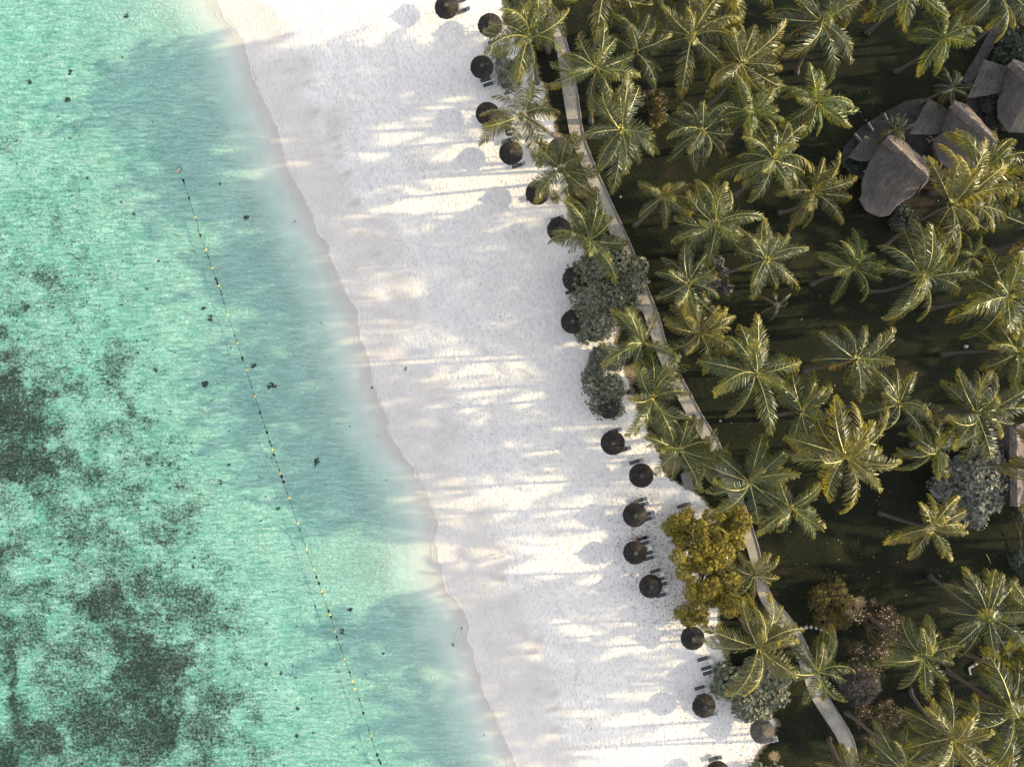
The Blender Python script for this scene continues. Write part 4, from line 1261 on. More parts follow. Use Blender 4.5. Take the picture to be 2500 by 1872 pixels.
def lounger(u, v, lab, rz=LH):
    p = G(u, v, 0)
    r = empty('sun_lounger', p, lab, 'sun lounger', LG, rz)
    for nme in ('seat', 'backrest', 'frame', 'armrest'):
        link(nme, LM[nme], r)
    link('armrest', LM['armrest'], r, None, None, (1, -1, 1))
    for (x, y) in ((-.8, .29), (-.8, -.29), (.5, .29), (.5, -.29)):
        link('leg', LM['leg'], r, (x, y, 0))
    return r
tt_ = MB().box((0, 0, .44), (.52, .52, .035)).mesh('tabletop', M['white'])
tl_ = MB().box((0, 0, .21), (.05, .05, .42)).mesh('leg', M['white'])
def table(u, v, lab, rz=LH):
    r = empty('side_table', G(u + 4, v), lab, 'side table', 'white side tables between loungers', rz)
    link('tabletop', tt_, r)
    for (x, y) in ((-.2, -.2), (.2, -.2), (.2, .2), (-.2, .2)):
        link('leg', tl_, r, (x, y, 0))
for a in [
    (1127, 4, 'grey lounger cut by the top edge, right of the topmost umbrella'),
    (1131, 29, 'grey lounger just below a white table beside the topmost umbrella'),
    (1208, 104, 'grey lounger under palm fronds below the second umbrella'),
    (1189, 196, 'lounger half covered by a white table under the third umbrella'),
    (1196, 207, 'lower grey lounger of the pair below the third umbrella'),
    (1213, 306, 'grey lounger showing below the fourth umbrella'),
    (1240, 345, 'lounger showing above the fifth umbrella'),
    (1266, 405, 'dark lounger below the fifth umbrella with a white rail'),
    (1300, 484, 'lounger hidden under the lone umbrella on open sand'),
    (1360, 535, 'lounger showing above the umbrella beside the orange-coconut palm'),
    (1396, 657, 'lounger head showing above the umbrella at the bush top'),
    (1396, 712, 'lounger with white rail showing below the umbrella at the bush top'),
    (1404, 757, 'lounger showing above the umbrella at the bush bottom'),
    (1500, 1051, 'grey lounger above the umbrella left of the verge palm'),
    (1523, 1096, 'lounger under the right side of the umbrella left of the verge palm'),
    (1552, 1126, 'single lounger above the umbrella with the yellow sunlit patch'),
    (1562, 1220, 'upper of two joined loungers above the umbrella with four loungers'),
    (1566, 1231, 'second of the two joined loungers, against the white table'),
    (1580, 1254, 'lounger just right of the umbrella, below the white table'),
    (1582, 1265, 'lowest lounger right of the umbrella with four loungers'),
    (1668, 1233, 'upper lounger in the group left of the golden tree top'),
    (1674, 1256, 'middle lounger beneath the table near the golden tree top'),
    (1676, 1269, 'lowest lounger touching the golden tree leaves'),
    (1571, 1312, 'lounger with the seated person at its foot end'),
    (1575, 1324, 'empty lounger beside the one with the seated person'),
    (1584, 1348, 'upper of two loungers right of the umbrella below the person'),
    (1587, 1360, 'lower of two loungers right of the umbrella below the person'),
    (1603, 1391, 'lounger above the brownish umbrella, left of a white table'),
    (1613, 1411, 'lounger tucked behind the brownish umbrella under the table'),
    (1619, 1424, 'lounger head right of the brownish umbrella, middle one'),
    (1617, 1450, 'lounger at the lower right rim of the brownish umbrella'),
    (1718, 1605, 'top lounger of three on open sand below the golden tree'),
    (1727, 1627, 'middle lounger of three on open sand below the golden tree'),
    (1731, 1639, 'bottom lounger of three on open sand below the golden tree'),
    (1711, 1675, 'lounger with white rails above the umbrella by the dark green bush'),
    (1716, 1694, 'lounger half under the umbrella by the dark green bush'),
    (1733, 1741, 'lounger whose light back shows right of the bush-side umbrella'),
    (1836, 1752, 'lounger under the lower tip of the dark green bush'),
    (1878, 1804, 'lounger whose back shows right of the pale weathered umbrella'),
    (1744, 1848, 'lounger above the umbrella cut by the bottom edge'),
    (1752, 1869, 'lounger half under the umbrella cut by the bottom edge'),
]:
    lounger(*a)
for a in [(1130, 16, 'white table between loungers at the topmost umbrella'), (1202, 193, 'white table over a lounger under the third umbrella'), (1521, 1107, 'white table at the lower right of the umbrella left of the verge palm'),
          (1562, 1132, 'white table peeking out above the sunlit-patch umbrella'), (1575, 1243, 'white table beside the umbrella with four loungers'), (1681, 1244, 'white table between loungers left of the golden tree'),
          (1582, 1336, 'white table right of the umbrella below the seated person'), (1612, 1401, 'white table above the brownish umbrella'), (1622, 1438, 'white table right of the brownish umbrella'),
          (1731, 1613, 'white table between the three open-sand loungers'), (1722, 1685, 'white table above the umbrella by the dark green bush'), (1755, 1858, 'white table near the bottom edge umbrella')]:
    table(*a)

# person sitting on the lounger's foot end, and a bag
def person():
    base = G(1557, 1313)
    r = empty('person', base, 'person in black sitting on the lounger foot with bare legs stretched to the sand', 'person', None, math.radians(17 + 180 - 35))
    # local +x: the way the person faces
    jt = {'pelvis': (0, 0, .46), 'belly': (.02, 0, .62), 'chest': (.06, 0, .82), 'neck': (.09, 0, .98), 'headb': (.11, 0, 1.05),
          'ls': (.06, .17, .90), 'le': (.10, .25, .66), 'lw': (.28, .20, .52), 'lh': (.36, .18, .50),
          'rs': (.06, -.17, .90), 're': (.10, -.25, .66), 'rw': (.28, -.20, .52), 'rh': (.36, -.18, .50),
          'lhip': (.04, .10, .45), 'lk': (.46, .22, .44), 'la': (.80, .34, .10), 'lf': (.96, .38, .04),
          'rhip': (.04, -.10, .45), 'rk': (.46, -.22, .44), 'ra': (.80, -.34, .10), 'rf': (.96, -.38, .04)}
    rd = {'pelvis': .13, 'belly': .12, 'chest': .14, 'neck': .055, 'headb': .06, 'ls': .06, 'le': .042, 'lw': .032, 'lh': .04, 'rs': .06, 're': .042, 'rw': .032, 'rh': .04,
          'lhip': .095, 'lk': .06, 'la': .042, 'lf': .042, 'rhip': .095, 'rk': .06, 'ra': .042, 'rf': .042}
    ed = [('pelvis', 'belly'), ('belly', 'chest'), ('chest', 'neck'), ('neck', 'headb'), ('chest', 'ls'), ('ls', 'le'), ('le', 'lw'), ('lw', 'lh'), ('chest', 'rs'), ('rs', 're'), ('re', 'rw'), ('rw', 'rh'),
          ('pelvis', 'lhip'), ('lhip', 'lk'), ('lk', 'la'), ('la', 'lf'), ('pelvis', 'rhip'), ('rhip', 'rk'), ('rk', 'ra'), ('ra', 'rf')]
    keys = list(jt)
    def skin(name, names, edges, grow, m, sub=1):
        ks = [k for k in keys if k in names]
        me = bpy.data.meshes.new(name)
        me.from_pydata([jt[k] for k in ks], [(ks.index(a), ks.index(b)) for a, b in edges], [])
        o = link(name, me, r)
        md = o.modifiers.new('skin', 'SKIN'); md.use_smooth_shade = True
        for i, k in enumerate(ks):
            me.skin_vertices[0].data[i].radius = (rd[k] + grow, rd[k] + grow)
        me.skin_vertices[0].data[0].use_root = True
        sb = o.modifiers.new('sub', 'SUBSURF'); sb.levels = sb.render_levels = sub
        me.materials.append(m)
        return o
    skin('body', set(keys), ed, 0, M['skin'])
    top = {'pelvis', 'belly', 'chest', 'ls', 'rs', 'lhip', 'rhip'}
    skin('clothes', top, [e for e in ed if e[0] in top and e[1] in top], .02, M['cloth_dark'])
    hd = MB()
    hd.blob((.14, 0, 1.17), (.10, .082, .125), 1, .02, 12, 8)
    hd.blob((.245, 0, 1.15), (.022, .018, .03), 2, .02, 6, 4)
    hd.blob((.14, .085, 1.16), (.02, .014, .03), 3, .02, 6, 4); hd.blob((.14, -.085, 1.16), (.02, .014, .03), 4, .02, 6, 4)
    hd.build('head', M['skin'], r, smooth=True)
    MB().blob((.115, 0, 1.205), (.115, .098, .115), 5, .05, 12, 8).build('hair', M['hair'], r, smooth=True)
person()
bag_root = empty('bag', G(1574, 1311, .35), 'dark bag lying on the lounger behind the seated person', 'bag', None, .3)
MB().blob((0, 0, .12), (.24, .18, .15), 9, .12, 12, 7).build('bag_body', M['cloth_dark'], bag_root, smooth=True)
MB().tube([(-.14, 0, .2), (-.08, 0, .36), (.08, 0, .36), (.14, 0, .2)], .015, 6).build('handle', M['cloth_dark'], bag_root)

# grey rounded mat
mt = empty('lounge_mat', G(1677, 1174), 'grey rounded mat lying on the sand beside the verge palm', 'mat', None, math.radians(15))
mbm = MB()
pts = []
for (cx, cy, a0) in ((.42, .92, 0), (-.42, .92, 90), (-.42, -.92, 180), (.42, -.92, 270)):
    for k in range(5):
        a = math.radians(a0 + k * 22.5)
        pts.append((cx + .18 * math.cos(a), cy + .18 * math.sin(a)))
nn_ = len(pts)
mbm.add([(x, y, .02) for x, y in pts] + [(x, y, .20) for x, y in pts] + [(x * .9, y * .95, .24) for x, y in pts], [tuple(range(2 * nn_, 3 * nn_))] + [(i, (i + 1) % nn_, nn_ + (i + 1) % nn_, nn_ + i) for i in range(nn_)] + [(nn_ + i, nn_ + (i + 1) % nn_, 2 * nn_ + (i + 1) % nn_, 2 * nn_ + i) for i in range(nn_)])
mbm.build('cushion', M['mat_grey'], mt)
mp_ = MB()
for i in range(nn_):
    pass
mp_.tube([(x * 1.0, y * 1.0, .21) for x, y in pts + pts[:1]], .018, 5)
mp_.build('piping', M['sling_lightened'], mt)

# ------------------------------------------------------------------ villas
def resample(pl, n):
    pl = [np.array(p, float) for p in pl]
    d = np.concatenate([[0], np.cumsum([np.linalg.norm(b - a) for a, b in zip(pl[:-1], pl[1:])])])
    t = np.linspace(0, d[-1], n)
    return np.stack([np.interp(t, d, [p[k] for p in pl]) for k in range(3)], 1)

def roof_slope(ridge, eave, name, matl, parent, nu=26, nv=14, thick=.28, sag=.18, seed=0, straws=900):
    """ridge, eave: lists of 3-D points; a thick thatch slope between them with straws on it"""
    r = np.random.default_rng(seed)
    A, B = resample(ridge, nu), resample(eave, nu)
    t = np.linspace(0, 1, nv)
    top = A[:, None, :] * (1 - t)[None, :, None] + B[:, None, :] * t[None, :, None]
    top[:, :, 2] += -sag * np.sin(np.pi * t)[None, :] + r.normal(0, .018, (nu, nv))
    top[:, -1, :2] += r.normal(0, .035, (nu, 2))
    bot = top.copy(); bot[:, :, 2] -= thick
    o = np.array(parent.location)
    mb = MB()
    rn = np.clip(r.normal(.45, .16, (nu, nv)), 0, 1)
    tv = (top - o).reshape(-1, 3); bv_ = (bot - o).reshape(-1, 3)
    gf = [tuple(f) for f in grid_faces(nu, nv)]
    mb.add(tv, gf, 0, rnd=rn.ravel())
    mb.add(bv_, [f[::-1] for f in gf], 0, rnd=rn.ravel() * .4)
    k = nu * nv
    ring = [i * nv for i in range(nu)], [i * nv + nv - 1 for i in range(nu)], list(range(nv)), [(nu - 1) * nv + j for j in range(nv)]
    allv = np.concatenate([tv, bv_])
    side = []
    for rg in ring:
        side += [(a, b, b + k, a + k) for a, b in zip(rg[:-1], rg[1:])]
    mb.add(allv, side, 0, rnd=.3)
    for _ in range(straws):
        i = r.uniform(0, nu - 1.01); j = r.uniform(0, nv - 3.2); L = r.uniform(1.0, 2.6)
        def pt(ii, jj):
            i0, j0 = int(ii), int(min(jj, nv - 1.01)); fi, fj = ii - i0, min(jj, nv - 1.01) - j0
            return (top[i0, j0] * (1 - fi) * (1 - fj) + top[i0 + 1, j0] * fi * (1 - fj) + top[i0, j0 + 1] * (1 - fi) * fj + top[i0 + 1, j0 + 1] * fi * fj) - o
        a, b = pt(i, j), pt(min(i + r.normal(0, .1) if i > .4 else i, nu - 1.01), j + L)
        w = (pt(min(i + .3, nu - 1.01), j) - pt(max(i - .3, 0), j)); w = w / (np.linalg.norm(w) + 1e-6) * r.uniform(.015, .035)
        up = np.array([0, 0, r.uniform(.015, .05)])
        mb.add([a - w + up, a + w + up, b + w + up, b - w + up], [(0, 1, 2, 3)], 0, rnd=r.random())
    mb.build(name, matl, parent)

def ridge_cap(pts, parent, w=.42, seed=0):
    r = np.random.default_rng(seed)
    pts = resample(pts, 22); o = np.array(parent.location)
    mb = MB()
    V = []
    for i, p in enumerate(pts):
        d = pts[min(i + 1, 21)] - pts[max(i - 1, 0)]; n_ = np.array([-d[1], d[0], 0]); n_ /= np.linalg.norm(n_)
        for (a, z) in ((-w * 1.5, -.42), (-w * .8, -.05), (0, .22), (w * .8, -.05), (w * 1.5, -.42)):
            V.append(p - o + n_ * a + np.array([0, 0, z + r.normal(0, .02)]))
    mb.add(V, [tuple(f) for f in grid_faces(22, 5)], 0, rnd=np.clip(r.normal(.5, .25, 110), 0, 1))
    V = np.array(V)
    for _ in range(260):
        i = r.integers(0, 21); k = r.integers(0, 4)
        a, b = V[i * 5 + k], V[i * 5 + k + 1]
        t = V[(i + 1) * 5 + k] - V[i * 5 + k]; f = r.random()
        a = a + t * f; b = b + t * f + r.normal(0, .04, 3); w_ = t / np.linalg.norm(t) * .025
        mb.add([a - w_ + (0, 0, .03), a + w_ + (0, 0, .03), b + w_ + (0, 0, .04), b - w_ + (0, 0, .04)], [(0, 1, 2, 3)], 0, rnd=r.random())
    mb.build('ridge_cap', M['ridge'], parent)

def walls(loop, parent, h, inset=.82):
    o = parent.location
    c = sum((Vector(p) for p in loop), Vector()) / len(loop)
    lp = [Vector((c.x + (p[0] - c.x) * inset, c.y + (p[1] - c.y) * inset, 0)) for p in loop]
    z0 = o.z - .1
    vs = [(p.x - o.x, p.y - o.y, -.1) for p in lp] + [(p.x - o.x, p.y - o.y, h) for p in lp]
    n_ = len(lp)
    wl = MB().add(vs, [(i, (i + 1) % n_, n_ + (i + 1) % n_, n_ + i) for i in range(n_)] + [tuple(range(n_, 2 * n_))]).build('wall', M['wall'], parent)
    for i in range(0, n_, 2):
        a, b = lp[i], lp[(i + 1) % n_]
        L = (b - a).length
        if L < 1.6: continue
        m_ = (a + b) / 2 - o; ang = math.atan2((b - a).y, (b - a).x)
        w_ = MB().box((m_.x, m_.y, 1.35), (1.1, .16, 1.2), ang).build('window', M['glass'], parent)

ZG = 1.27
def px(lst, z):
    return [P(u, v, z + ZG) for (u, v) in lst]
def villa(label, ridge, left, right, porch=None, zr=6.2, ze=2.7, mats=('roof', 'roof_pink'), seed=1, zporch=(3.0, 2.5)):
    cl = [Vector(p) for p in px(left, ze)] + [Vector(p) for p in px(right, ze)][::-1]
    c = sum(cl, Vector()) / len(cl)
    r = empty('thatched_villa', (c.x, c.y, ZG), label, 'villa', 'thatched villas')
    rd = px(ridge, zr)
    roof_slope(rd, px(left, ze), 'roof_slope', M[mats[0]], r, seed=seed)
    roof_slope(rd, px(right, ze), 'roof_slope', M[mats[1]], r, seed=seed + 1)
    ridge_cap(rd, r, seed=seed)
    walls(cl, r, ze - .25)
    if porch:
        hi, lo_ = px(porch[0], zporch[0]), px(porch[1], zporch[1])
        roof_slope(hi, lo_, 'porch_roof', M[mats[0]], r, 12, 10, .22, .05, seed + 5, 420)
        for q in lo_[::max(1, len(lo_) - 1)]:
            MB().tube([(q.x - r.location.x, q.y - r.location.y, -.05), (q.x - r.location.x, q.y - r.location.y, zporch[1] - .1)], .09, 8).build('post', M['pole'], r)
    return r

villa('thatched villa with the rounded lower roof end, leftmost of the group',
      [(2164, 337), (2212, 382), (2264, 432)],
      [(2150, 348), (2122, 400), (2106, 440), (2107, 474), (2098, 485), (2114, 514), (2146, 530), (2172, 527), (2192, 500), (2232, 478)],
      [(2175, 330), (2200, 336), (2240, 375), (2272, 415), (2268, 440), (2240, 474)],
      ([(2113, 331), (2149, 351)], [(2072, 384), (2098, 394), (2132, 392)]), seed=1)
villa('middle thatched villa with a pale sunlit ridge and a square porch roof',
      [(2327, 252), (2375, 295), (2426, 342)],
      [(2315, 268), (2296, 332), (2280, 340), (2280, 354), (2292, 392), (2330, 420), (2370, 415), (2404, 392)],
      [(2338, 247), (2362, 256), (2400, 298), (2430, 330), (2432, 352), (2412, 386)],
      ([(2268, 241), (2316, 268)], [(2221, 327), (2262, 329), (2296, 328)]), seed=11)
villa('thatched villa cut by the right edge at the end of the paved walkway',
      [(2470, 150), (2515, 192), (2560, 235)],
      [(2462, 166), (2446, 228), (2436, 246), (2437, 290), (2462, 322), (2510, 325), (2550, 300)],
      [(2484, 146), (2510, 160), (2550, 195), (2580, 240), (2565, 285)],
      ([(2404, 146), (2462, 164)], [(2362, 240), (2400, 234), (2444, 227)]), seed=21)
villa('villa with a reddish roof and pale ridge at the right edge beside the silver tree',
      [(2480, 1040), (2481, 1140), (2482, 1236)],
      [(2440, 1010), (2436, 1060), (2434, 1120), (2438, 1190), (2466, 1229)],
      [(2540, 1020), (2538, 1060), (2530, 1120), (2525, 1180), (2500, 1230)],
      None, zr=6.5, ze=3.2, mats=('roof_pink', 'roof_pink'), seed=31)

# terraces, walkway, low walls
def slab(name, poly, z, h, matl, kind='structure', label=None, cat=None):
    p3 = [P(u, v, ZG + z) for u, v in poly]
    n_ = len(p3)
    vs = [(p.x, p.y, ZG + z - h) for p in p3] + [(p.x, p.y, ZG + z) for p in p3]
    o = MB().add(vs, [tuple(range(n_, 2 * n_))] + [(i, (i + 1) % n_, n_ + (i + 1) % n_, n_ + i) for i in range(n_)]).build(name, matl)
    return tag(o, label, cat, None, kind)
slab('terrace', [(2052, 392), (2060, 360), (2100, 312), (2150, 280), (2215, 245), (2262, 240), (2240, 330), (2190, 345), (2150, 352), (2130, 400), (2120, 440), (2075, 430)], .10, .2, M['terrace'])
slab('terrace', [(2222, 330), (2300, 330), (2285, 400), (2240, 410), (2205, 350)], .09, .2, M['terrace'])
slab('terrace', [(2362, 242), (2445, 228), (2438, 300), (2400, 320), (2350, 280)], .09, .2, M['terrace'])
slab('garden_bed', [(2270, 236), (2330, 195), (2372, 200), (2362, 240), (2330, 250)], .06, .2, M['soil'])
slab('garden_bed', [(2200, 480), (2290, 400), (2320, 440), (2230, 560), (2180, 560)], .06, .2, M['soil'])
wk = empty('walkway', G(2415, 115), 'grey paved walkway leading to the villa at the upper right', 'walkway')
wk['kind'] = 'structure'
del wk['category']
cl_ = [(2436, 62), (2424, 88), (2411, 113), (2398, 137), (2384, 160), (2370, 182), (2357, 204)]
for i in range(len(cl_) - 1):
    a, b = G(*cl_[i]), G(*cl_[i + 1])
    d = b - a; m_ = (a + b) / 2 - wk.location
    MB().box((m_.x, m_.y, .05 + .006 * (i % 2)), (d.length - .04, 1.38, .10), math.atan2(d.y, d.x)).build('paver', M['paver'], wk)
for (a, b, lab) in [((2115, 303), (2127, 322), 'low pale terrace wall at the middle of the curved terrace'), ((2083, 330), (2098, 347), 'low pale terrace wall at the left end of the curved terrace'),
                    ((2154, 281), (2162, 297), 'low pale terrace wall at the right end of the curved terrace')]:
    p, q = G(*a), G(*b)
    d = q - p; r = empty('terrace_wall', (p + q) / 2, lab, 'low wall', None, math.atan2(d.y, d.x))
    MB().box((0, 0, .45), (d.length, .10, .9)).build('wall_panel', M['wall'], r)
    MB().box((0, 0, .92), (d.length + .04, .15, .05)).build('coping', M['stone'], r)
for (u, v, lab) in [(2408, 289, 'pale grey air-conditioning unit right of the middle villa'), (2252, 392, 'pale grey air-conditioning unit right of the leftmost villa')]:
    r = empty('air_conditioner', G(u, v), lab, 'air conditioner', 'air-conditioning units', math.radians(-55))
    MB().box((0, 0, .55), (.95, .42, .75)).build('casing', M['stone'], r)
    g_ = MB()
    for k in range(6):
        g_.box((0, .215, .3 + k * .1), (.7, .012, .03))
    g_.build('grille', M['metal'], r)
    for s in (-1, 1):
        MB().box((s * .35, 0, .09), (.06, .36, .18)).build('foot', M['metal'], r)
def chair(u, v, lab, rz):
    r = empty('terrace_chair', G(u, v, .10), lab, 'chair', None, rz)
    MB().box((0, 0, .43), (.55, .55, .06)).build('seat', M['sling'], r)
    MB().box((-.27, 0, .66), (.05, .55, .42)).build('backrest', M['white'], r)
    for s in (-1, 1):
        MB().tube([(-.27, s * .29, .0), (-.27, s * .29, .64), (.27, s * .29, .64), (.27, s * .29, 0)], .03, 6).build('arm_frame', M['white'], r)
chair(2112, 419, 'white framed chair left of the leftmost villa roof', .9)
chair(2266, 343, 'white framed chair below the square porch roof', 2.2)
chair(2412, 232, 'white framed chair below the porch at the upper right', .6)

# ------------------------------------------------------------------ small things on the ground
ss_ = MB().lathe((0, 0, 0), [(.24, -.06), (.26, .02), (.24, .06), (.12, .075)], 14, 0, .03).mesh('stepping_stone', M['stone'], True)
for i, (u, v) in enumerate([(1956, 1533), (1968, 1531), (1980, 1530), (1993, 1532), (2005, 1536), (2020, 1541), (2033, 1542)]):
    o = link('stepping_stone', ss_, None, G(u, v, .02), (0, 0, i * 1.1), random.uniform(.9, 1.1))
    tag(o, 'round pale stepping stone, %s the footpath, in the row below the strap-leaf bush' % ('nearest to', 'second from', 'third from', 'fourth from', 'fifth from', 'sixth from', 'farthest from')[i], 'stepping stone', 'stepping stones beside the footpath')

def lamp(u, v, lab):
    r = empty('garden_lamp', G(u, v), lab, 'garden lamp', 'low garden lamps on the lawn')
    MB().tube([(0, 0, -.05), (0, 0, .62)], .05, 8).build('post', M['metal'], r)
    MB().lathe((0, 0, .62), [(.06, 0), (.14, .03), (.15, .16), (.05, .22)], 12).build('lamp_head', M['stone'], r)
lamp(1514, 483, 'low grey garden lamp on the lawn right of the footpath bend')
lamp(1756, 1027, 'low pale garden lamp right of the footpath under the large yellow palm')
lamp(2026, 469, 'low pale garden lamp left of the lowest villa roof')
lamp(2258, 262, 'low pale garden lamp above the middle porch roof')

lg = empty('fallen_log', G(2385, 1618), 'pale striped fallen palm log on the dark lawn', 'log', None, math.radians(28))
MB().tube([(-1.5, -.9, .12), (-1.3, 0, .18), (-.2, .05, .20), (1.0, .1, .18), (1.7, .0, .2)], [.10, .16, .2, .2, .17], 9).build('trunk', M['stone'], lg, smooth=True)
for k in (-.6, .3):
    MB().tube([(k, .05, .2), (k + .28, .06, .2)], .225, 9).build('bark_band', M['bark'], lg)
fs = empty('fallen_frond', G(2413, 1364, .05), 'thin pale fallen frond stalk on the lit lawn at the right', 'frond', None, math.radians(-65))
MB().tube([(-.7, 0, .02), (0, .03, .08), (.7, 0, .03)], [.05, .035, .015], 5).build('stalk', M['rachis'], fs)
fs2 = empty('tree_stump', G(2357, 846, .0), 'short pale cut stump on the dark lawn near the right edge', 'stump', None, 0)
MB().lathe((0, 0, 0), [(.28, -.05), (.2, .15), (.18, .55), (.15, .56)], 10, 0, .06).build('stump_wood', M['stone'], fs2)

def wood(u, v, lab, rz):
    r = empty('driftwood', G(u, v, .02), lab, 'driftwood', None, rz)
    MB().tube([(-.28, 0, .02), (0, .04, .05), (.3, 0, .03)], [.05, .06, .03], 6).build('stick', M['coral'], r)
    MB().tube([(0, .04, .05), (.2, .24, .06)], [.04, .02], 5).build('twig', M['coral'], r)
wood(991, 901, 'forked dark driftwood on the damp sand near the waterline', 1.0)
wood(1107, 1573, 'thin dark driftwood stick in the shallows by the lower beach', 1.9)

# leaf litter under the golden tree and specks on the beach (stuff)
def flakes(px_list, n, size, seed):
    r = np.random.default_rng(seed)
    u = np.concatenate([r.normal(c[0], c[2], int(n * c[4])) for c in px_list]); v = np.concatenate([r.normal(c[1], c[3], int(n * c[4])) for c in px_list])
    x = (u - 1250) * PX * .988; y = (936 - v) * PX * .988
    k = (x > shore_x(y) + 7)
    x, y = x[k], y[k]; z = gz(x, y) + np.where(x > lawn_x(y), .06, .02)
    m_ = len(x); a = r.uniform(0, 6.28, m_); s = size * r.uniform(.5, 1.4, m_)
    ca, sa = np.cos(a) * s, np.sin(a) * s
    V = np.empty((m_, 4, 3))
    tz = r.uniform(0, .05, (m_, 4))
    for i, (p, q) in enumerate(((1, 0), (0, .45), (-1, 0), (0, -.45))):
        V[:, i] = np.stack([x + ca * p - sa * q, y + sa * p + ca * q, z + tz[:, i]], 1)
    return V.reshape(-1, 3), np.arange(m_ * 4).reshape(-1, 4), np.repeat(r.random(m_), 4)
v_, f_, rn_ = flakes([(1560, 1300, 45, 60, .30), (1620, 1400, 50, 60, .34), (1640, 1500, 40, 40, .14), (1720, 1740, 50, 50, .08), (1820, 1820, 50, 40, .06), (1600, 1050, 30, 30, .08)], 2700, .085, 5)
tag(link('fallen_leaves', big_mesh('fallen_leaves', v_, f_, M['litter'], {'rnd': rn_})), 'brown fallen leaves scattered on sand around the golden tree', 'leaf litter', kind='stuff')
v_, f_, rn_ = flakes([(1000, 200, 120, 200, .25), (1150, 700, 110, 220, .3), (1300, 1100, 110, 200, .25), (1450, 1600, 120, 200, .25)], 1500, .07, 6)
r_ = np.random.default_rng(77); n_w = 1700
wy = r_.uniform(-54, 54, n_w); wx = wet_x(wy) + 3.2 + (fbm(wy * .12, wy * 0 + 9.1, 3, 12) - .5) * 7 + r_.normal(0, .9, n_w) + np.where(r_.random(n_w) < .4, 7.5, 0)
wz = gz(wx, wy) + .02
a_ = r_.uniform(0, 6.28, n_w); s_ = .05 * r_.uniform(.5, 1.6, n_w)
wv_ = np.empty((n_w, 4, 3))
for q_, (p_, o2) in enumerate(((1, 0), (0, .5), (-1, 0), (0, -.5))):
    wv_[:, q_] = np.stack([wx + (np.cos(a_) * p_ - np.sin(a_) * o2) * s_, wy + (np.sin(a_) * p_ + np.cos(a_) * o2) * s_, wz + r_.uniform(0, .03, n_w)], 1)
f_ = np.concatenate([f_, np.arange(n_w * 4).reshape(-1, 4) + len(v_)]); v_ = np.concatenate([v_, wv_.reshape(-1, 3)]); rn_ = np.concatenate([rn_, np.repeat(r_.random(n_w), 4)])
tag(link('beach_debris', big_mesh('beach_debris', v_, f_, M['litter'], {'rnd': rn_ * .5})), 'tiny dark weed specks strewn over the dry beach', 'debris', kind='stuff')
v_, f_, rn_ = flakes([(2150, 1400, 220, 160, .6), (1950, 900, 260, 260, .2), (2200, 300, 120, 120, .2)], 160, .07, 7)
tag(link('fallen_blossoms', big_mesh('fallen_blossoms', v_, f_, M['blossom'])), 'tiny white fallen blossoms dotted over the lawn', 'blossoms', kind='stuff')

# ------------------------------------------------------------------ in the water
def rope_pt(u, v, z=0.0):
    return P(u, v, z)
ROPE = [(446, 436), (452, 452), (466, 500), (477, 531), (490, 580), (503, 610), (518, 655), (534, 698), (556, 768), (580, 838), (601, 903), (622, 968), (645, 1034), (665, 1098), (684, 1155), (706, 1215), (725, 1275),
        (748, 1340), (766, 1390), (785, 1444), (805, 1500), (818, 1541), (841, 1608), (860, 1662), (866, 1680), (876, 1705), (890, 1750), (905, 1795), (916, 1830), (928, 1862), (940, 1895), (960, 1950)]
rp = empty('buoy_rope', P(700, 1200), 'long weedy buoy rope with small yellow floats across the water', 'buoy rope')
o_ = rp.location
ptsr = []
for i, (u, v) in enumerate(ROPE):
    p = rope_pt(u, v, 0.01) - o_; ptsr.append(p)
MB().tube(ptsr, .026, 5).build('rope', M['rope'], rp)
FLT = MB().blob((0, 0, .08), (.155, .155, .14), 1, .03, 12, 8).mesh('float', M['float'], True)
for (u, v) in [(477, 531), (503, 610), (518, 655), (534, 698), (556, 768), (580, 838), (601, 903), (622, 968), (665, 1098), (684, 1155), (706, 1215), (727, 1277), (748, 1340), (766, 1390), (785, 1444), (805, 1500), (818, 1541), (841, 1608), (860, 1662), (866, 1680), (906, 1795)]:
    link('float', FLT, rp, P(u, v, .02) - o_)
rr_ = random.Random(3)
CL = [MB().blob((0, 0, 0), (.17, .13, .10), 60 + k, .55, 7, 5).mesh('weed_clump', M['weed']) for k in range(3)]
tpx = []
for (a, b) in zip(ROPE[:-1], ROPE[1:]):
    for k in range(6):
        f = rr_.random()
        if rr_.random() < .45:
            tpx.append((a[0] + (b[0] - a[0]) * f, a[1] + (b[1] - a[1]) * f))
tpx += [(450, 453), (504, 617), (506, 625), (574, 820), (593, 880), (646, 1040), (648, 1044), (833, 1581), (853, 1640), (856, 1648), (900, 1775), (922, 1845)]
for (u, v) in tpx:
    s = rr_.choice((.35, .5, .7, 1.1))
    link('weed_clump', CL[rr_.randrange(3)], rp, P(u, v, .02) - o_ + Vector((rr_.uniform(-.05, .05), 0, 0)), (0, 0, rr_.uniform(1.4, 2.2)), s)
mr = empty('mooring_buoy', P(438, 414), 'ring-shaped mooring buoy at the upper end of the buoy rope', 'buoy')
ring = [(.33 * math.cos(a), .33 * math.sin(a), .03) for a in np.linspace(0, 2 * math.pi, 17)]
MB().tube(ring, .055, 6).build('ring', M['coral'], mr, smooth=True)
MB().blob((-.22, -.2, .1), (.16, .16, .14), 2, .04, 10, 6).build('float', M['float_orange'], mr, smooth=True)

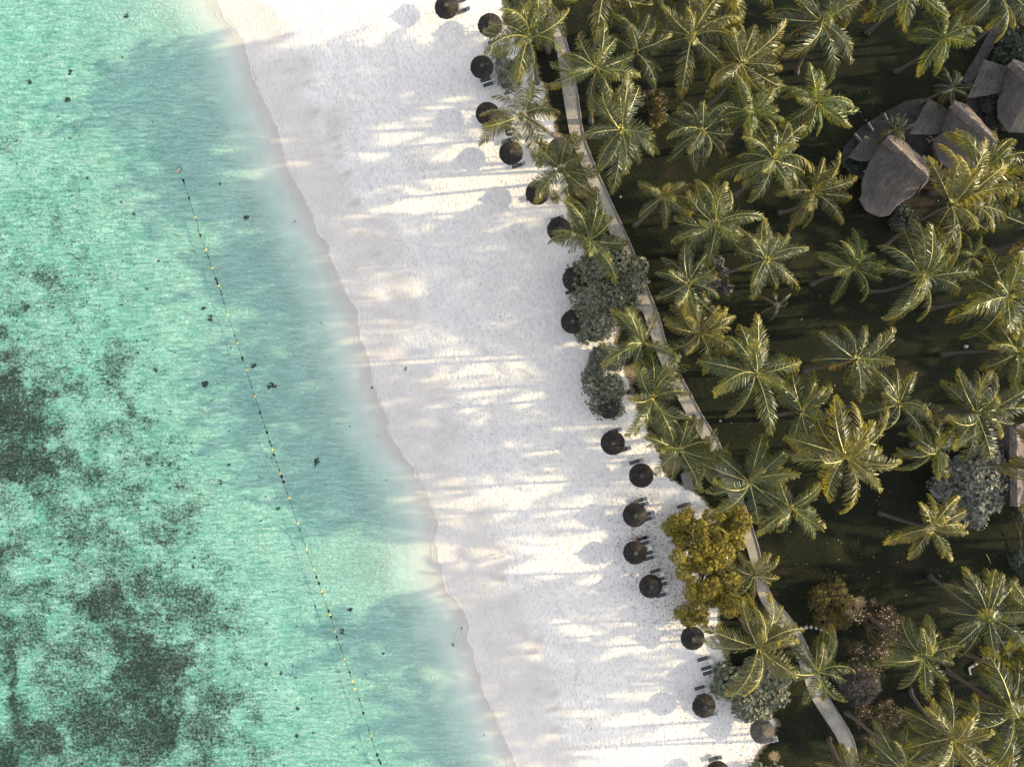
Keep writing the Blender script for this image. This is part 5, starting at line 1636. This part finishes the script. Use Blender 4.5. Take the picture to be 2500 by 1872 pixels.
def clump(u, v, r, lab, grp, seed, nb=4, name='coral_head'):
    rs = random.Random(seed)
    b = G(u, v)
    root_mb = MB()
    for k in range(nb * 2):
        q = r * PX * rs.uniform(.14, .46)
        root_mb.blob((rs.gauss(0, r * PX * .40), rs.gauss(0, r * PX * .48), q * .3), (q, q * rs.uniform(.6, 1.3), q * .6), seed * 9 + k, .5, 6, 4)
    o = root_mb.build(name, M['coral'], None, b)
    tag(o, lab, 'coral', grp)
    return o
for (u, v, r, lab) in [(662, 940, 10, 'largest isolated dark coral right of the rope in smooth turquoise water'), (620, 890, 8, 'loose dark coral patch just right of the rope above the largest isolated one'), (773, 1125, 7, 'dark oval coral alone in the blue water between rope and beach'),
                       (600, 530, 6, 'hook-shaped dark weed in open blue water right of the mooring buoy'), (310, 41, 6, 'hook-shaped dark weed near the top edge of the sea'), (174, 175, 7, 'round dark coral in the upper left sea'), (836, 1540, 7, 'cluster of dark coral beside the rope in the lower sea'),
                       (855, 1488, 6, 'small oval dark coral right of the rope above the lower cluster'), (935, 1595, 4, 'pair of dark dots in the lower blue shade'), (1127, 1532, 3, 'single dark stone on the lower waterline'), (908, 946, 3, 'single dark stone on the mid waterline'),
                       (537, 449, 3, 'lone dark dot in blue water right of the rope start'), (505, 940, 10, 'dark coral patch left of the rope middle'), (513, 775, 9, 'dark coral patch at the left of the upper rope'), (65, 750, 9, 'dark coral patch at the left edge above the weed meadow'), (165, 243, 6, 'dark coral blob left of centre in the upper sea')]:
    clump(u, v, r, lab, None, int(u * 3 + v), 6)
rs = random.Random(21)
gl1 = 'small dark coral clump on the pale sea bed seaward of the buoy rope'
cnt = 0
while cnt < 190:
    v = rs.uniform(0, 1870); u = rs.uniform(5, 900)
    lim = np.interp(v, [0, 415, 1000, 1872], [400, 430, 640, 925]) - 12
    if u > lim or rs.random() > 0.25 + .75 * v / 1872 or (u < 480 and v > 1500 and rs.random() < .8):
        continue
    cr = rs.choice((1.5, 2, 2, 2.5, 3, 4, 5))
    sz = 'tiny' if cr < 2.3 else 'small' if cr < 3.6 else 'mid-sized'
    near = lim - u < 130
    zone = ('top' if v < 420 else 'upper' if v < 800 else 'middle' if v < 1200 else 'lower' if v < 1550 else 'bottom')
    lab = '%s dark coral clump %s, %s part of the sea' % (sz, 'just left of the buoy rope' if near else 'far out on the pale sea bed', zone)
    clump(u, v, cr, lab, '%s coral clumps %s, %s sea' % (sz, 'by the rope' if near else 'far out', zone), 1000 + cnt, rs.choice((3, 4, 5, 7)))
    cnt += 1
cnt = 0
while cnt < 34:
    v = rs.uniform(60, 1870)
    lo_u = np.interp(v, [0, 415, 1000, 1872], [420, 460, 660, 950]); hi_u = 1250 + float(shore_x((936 - v) * PX)) / PX - 30
    u = rs.uniform(lo_u, hi_u)
    clump(u, v, rs.choice((1.5, 2, 2, 2.5, 3.2)), 'tiny dark weed dot on clear sand between buoy rope and beach, %s stretch' % ('upper' if v < 700 else 'middle' if v < 1300 else 'lower'), 'tiny dark weed dots inshore, %s stretch' % ('upper' if v < 700 else 'middle' if v < 1300 else 'lower'), 3000 + cnt, 2, 'weed_dot')
    cnt += 1
print('objects', len(bpy.data.objects))
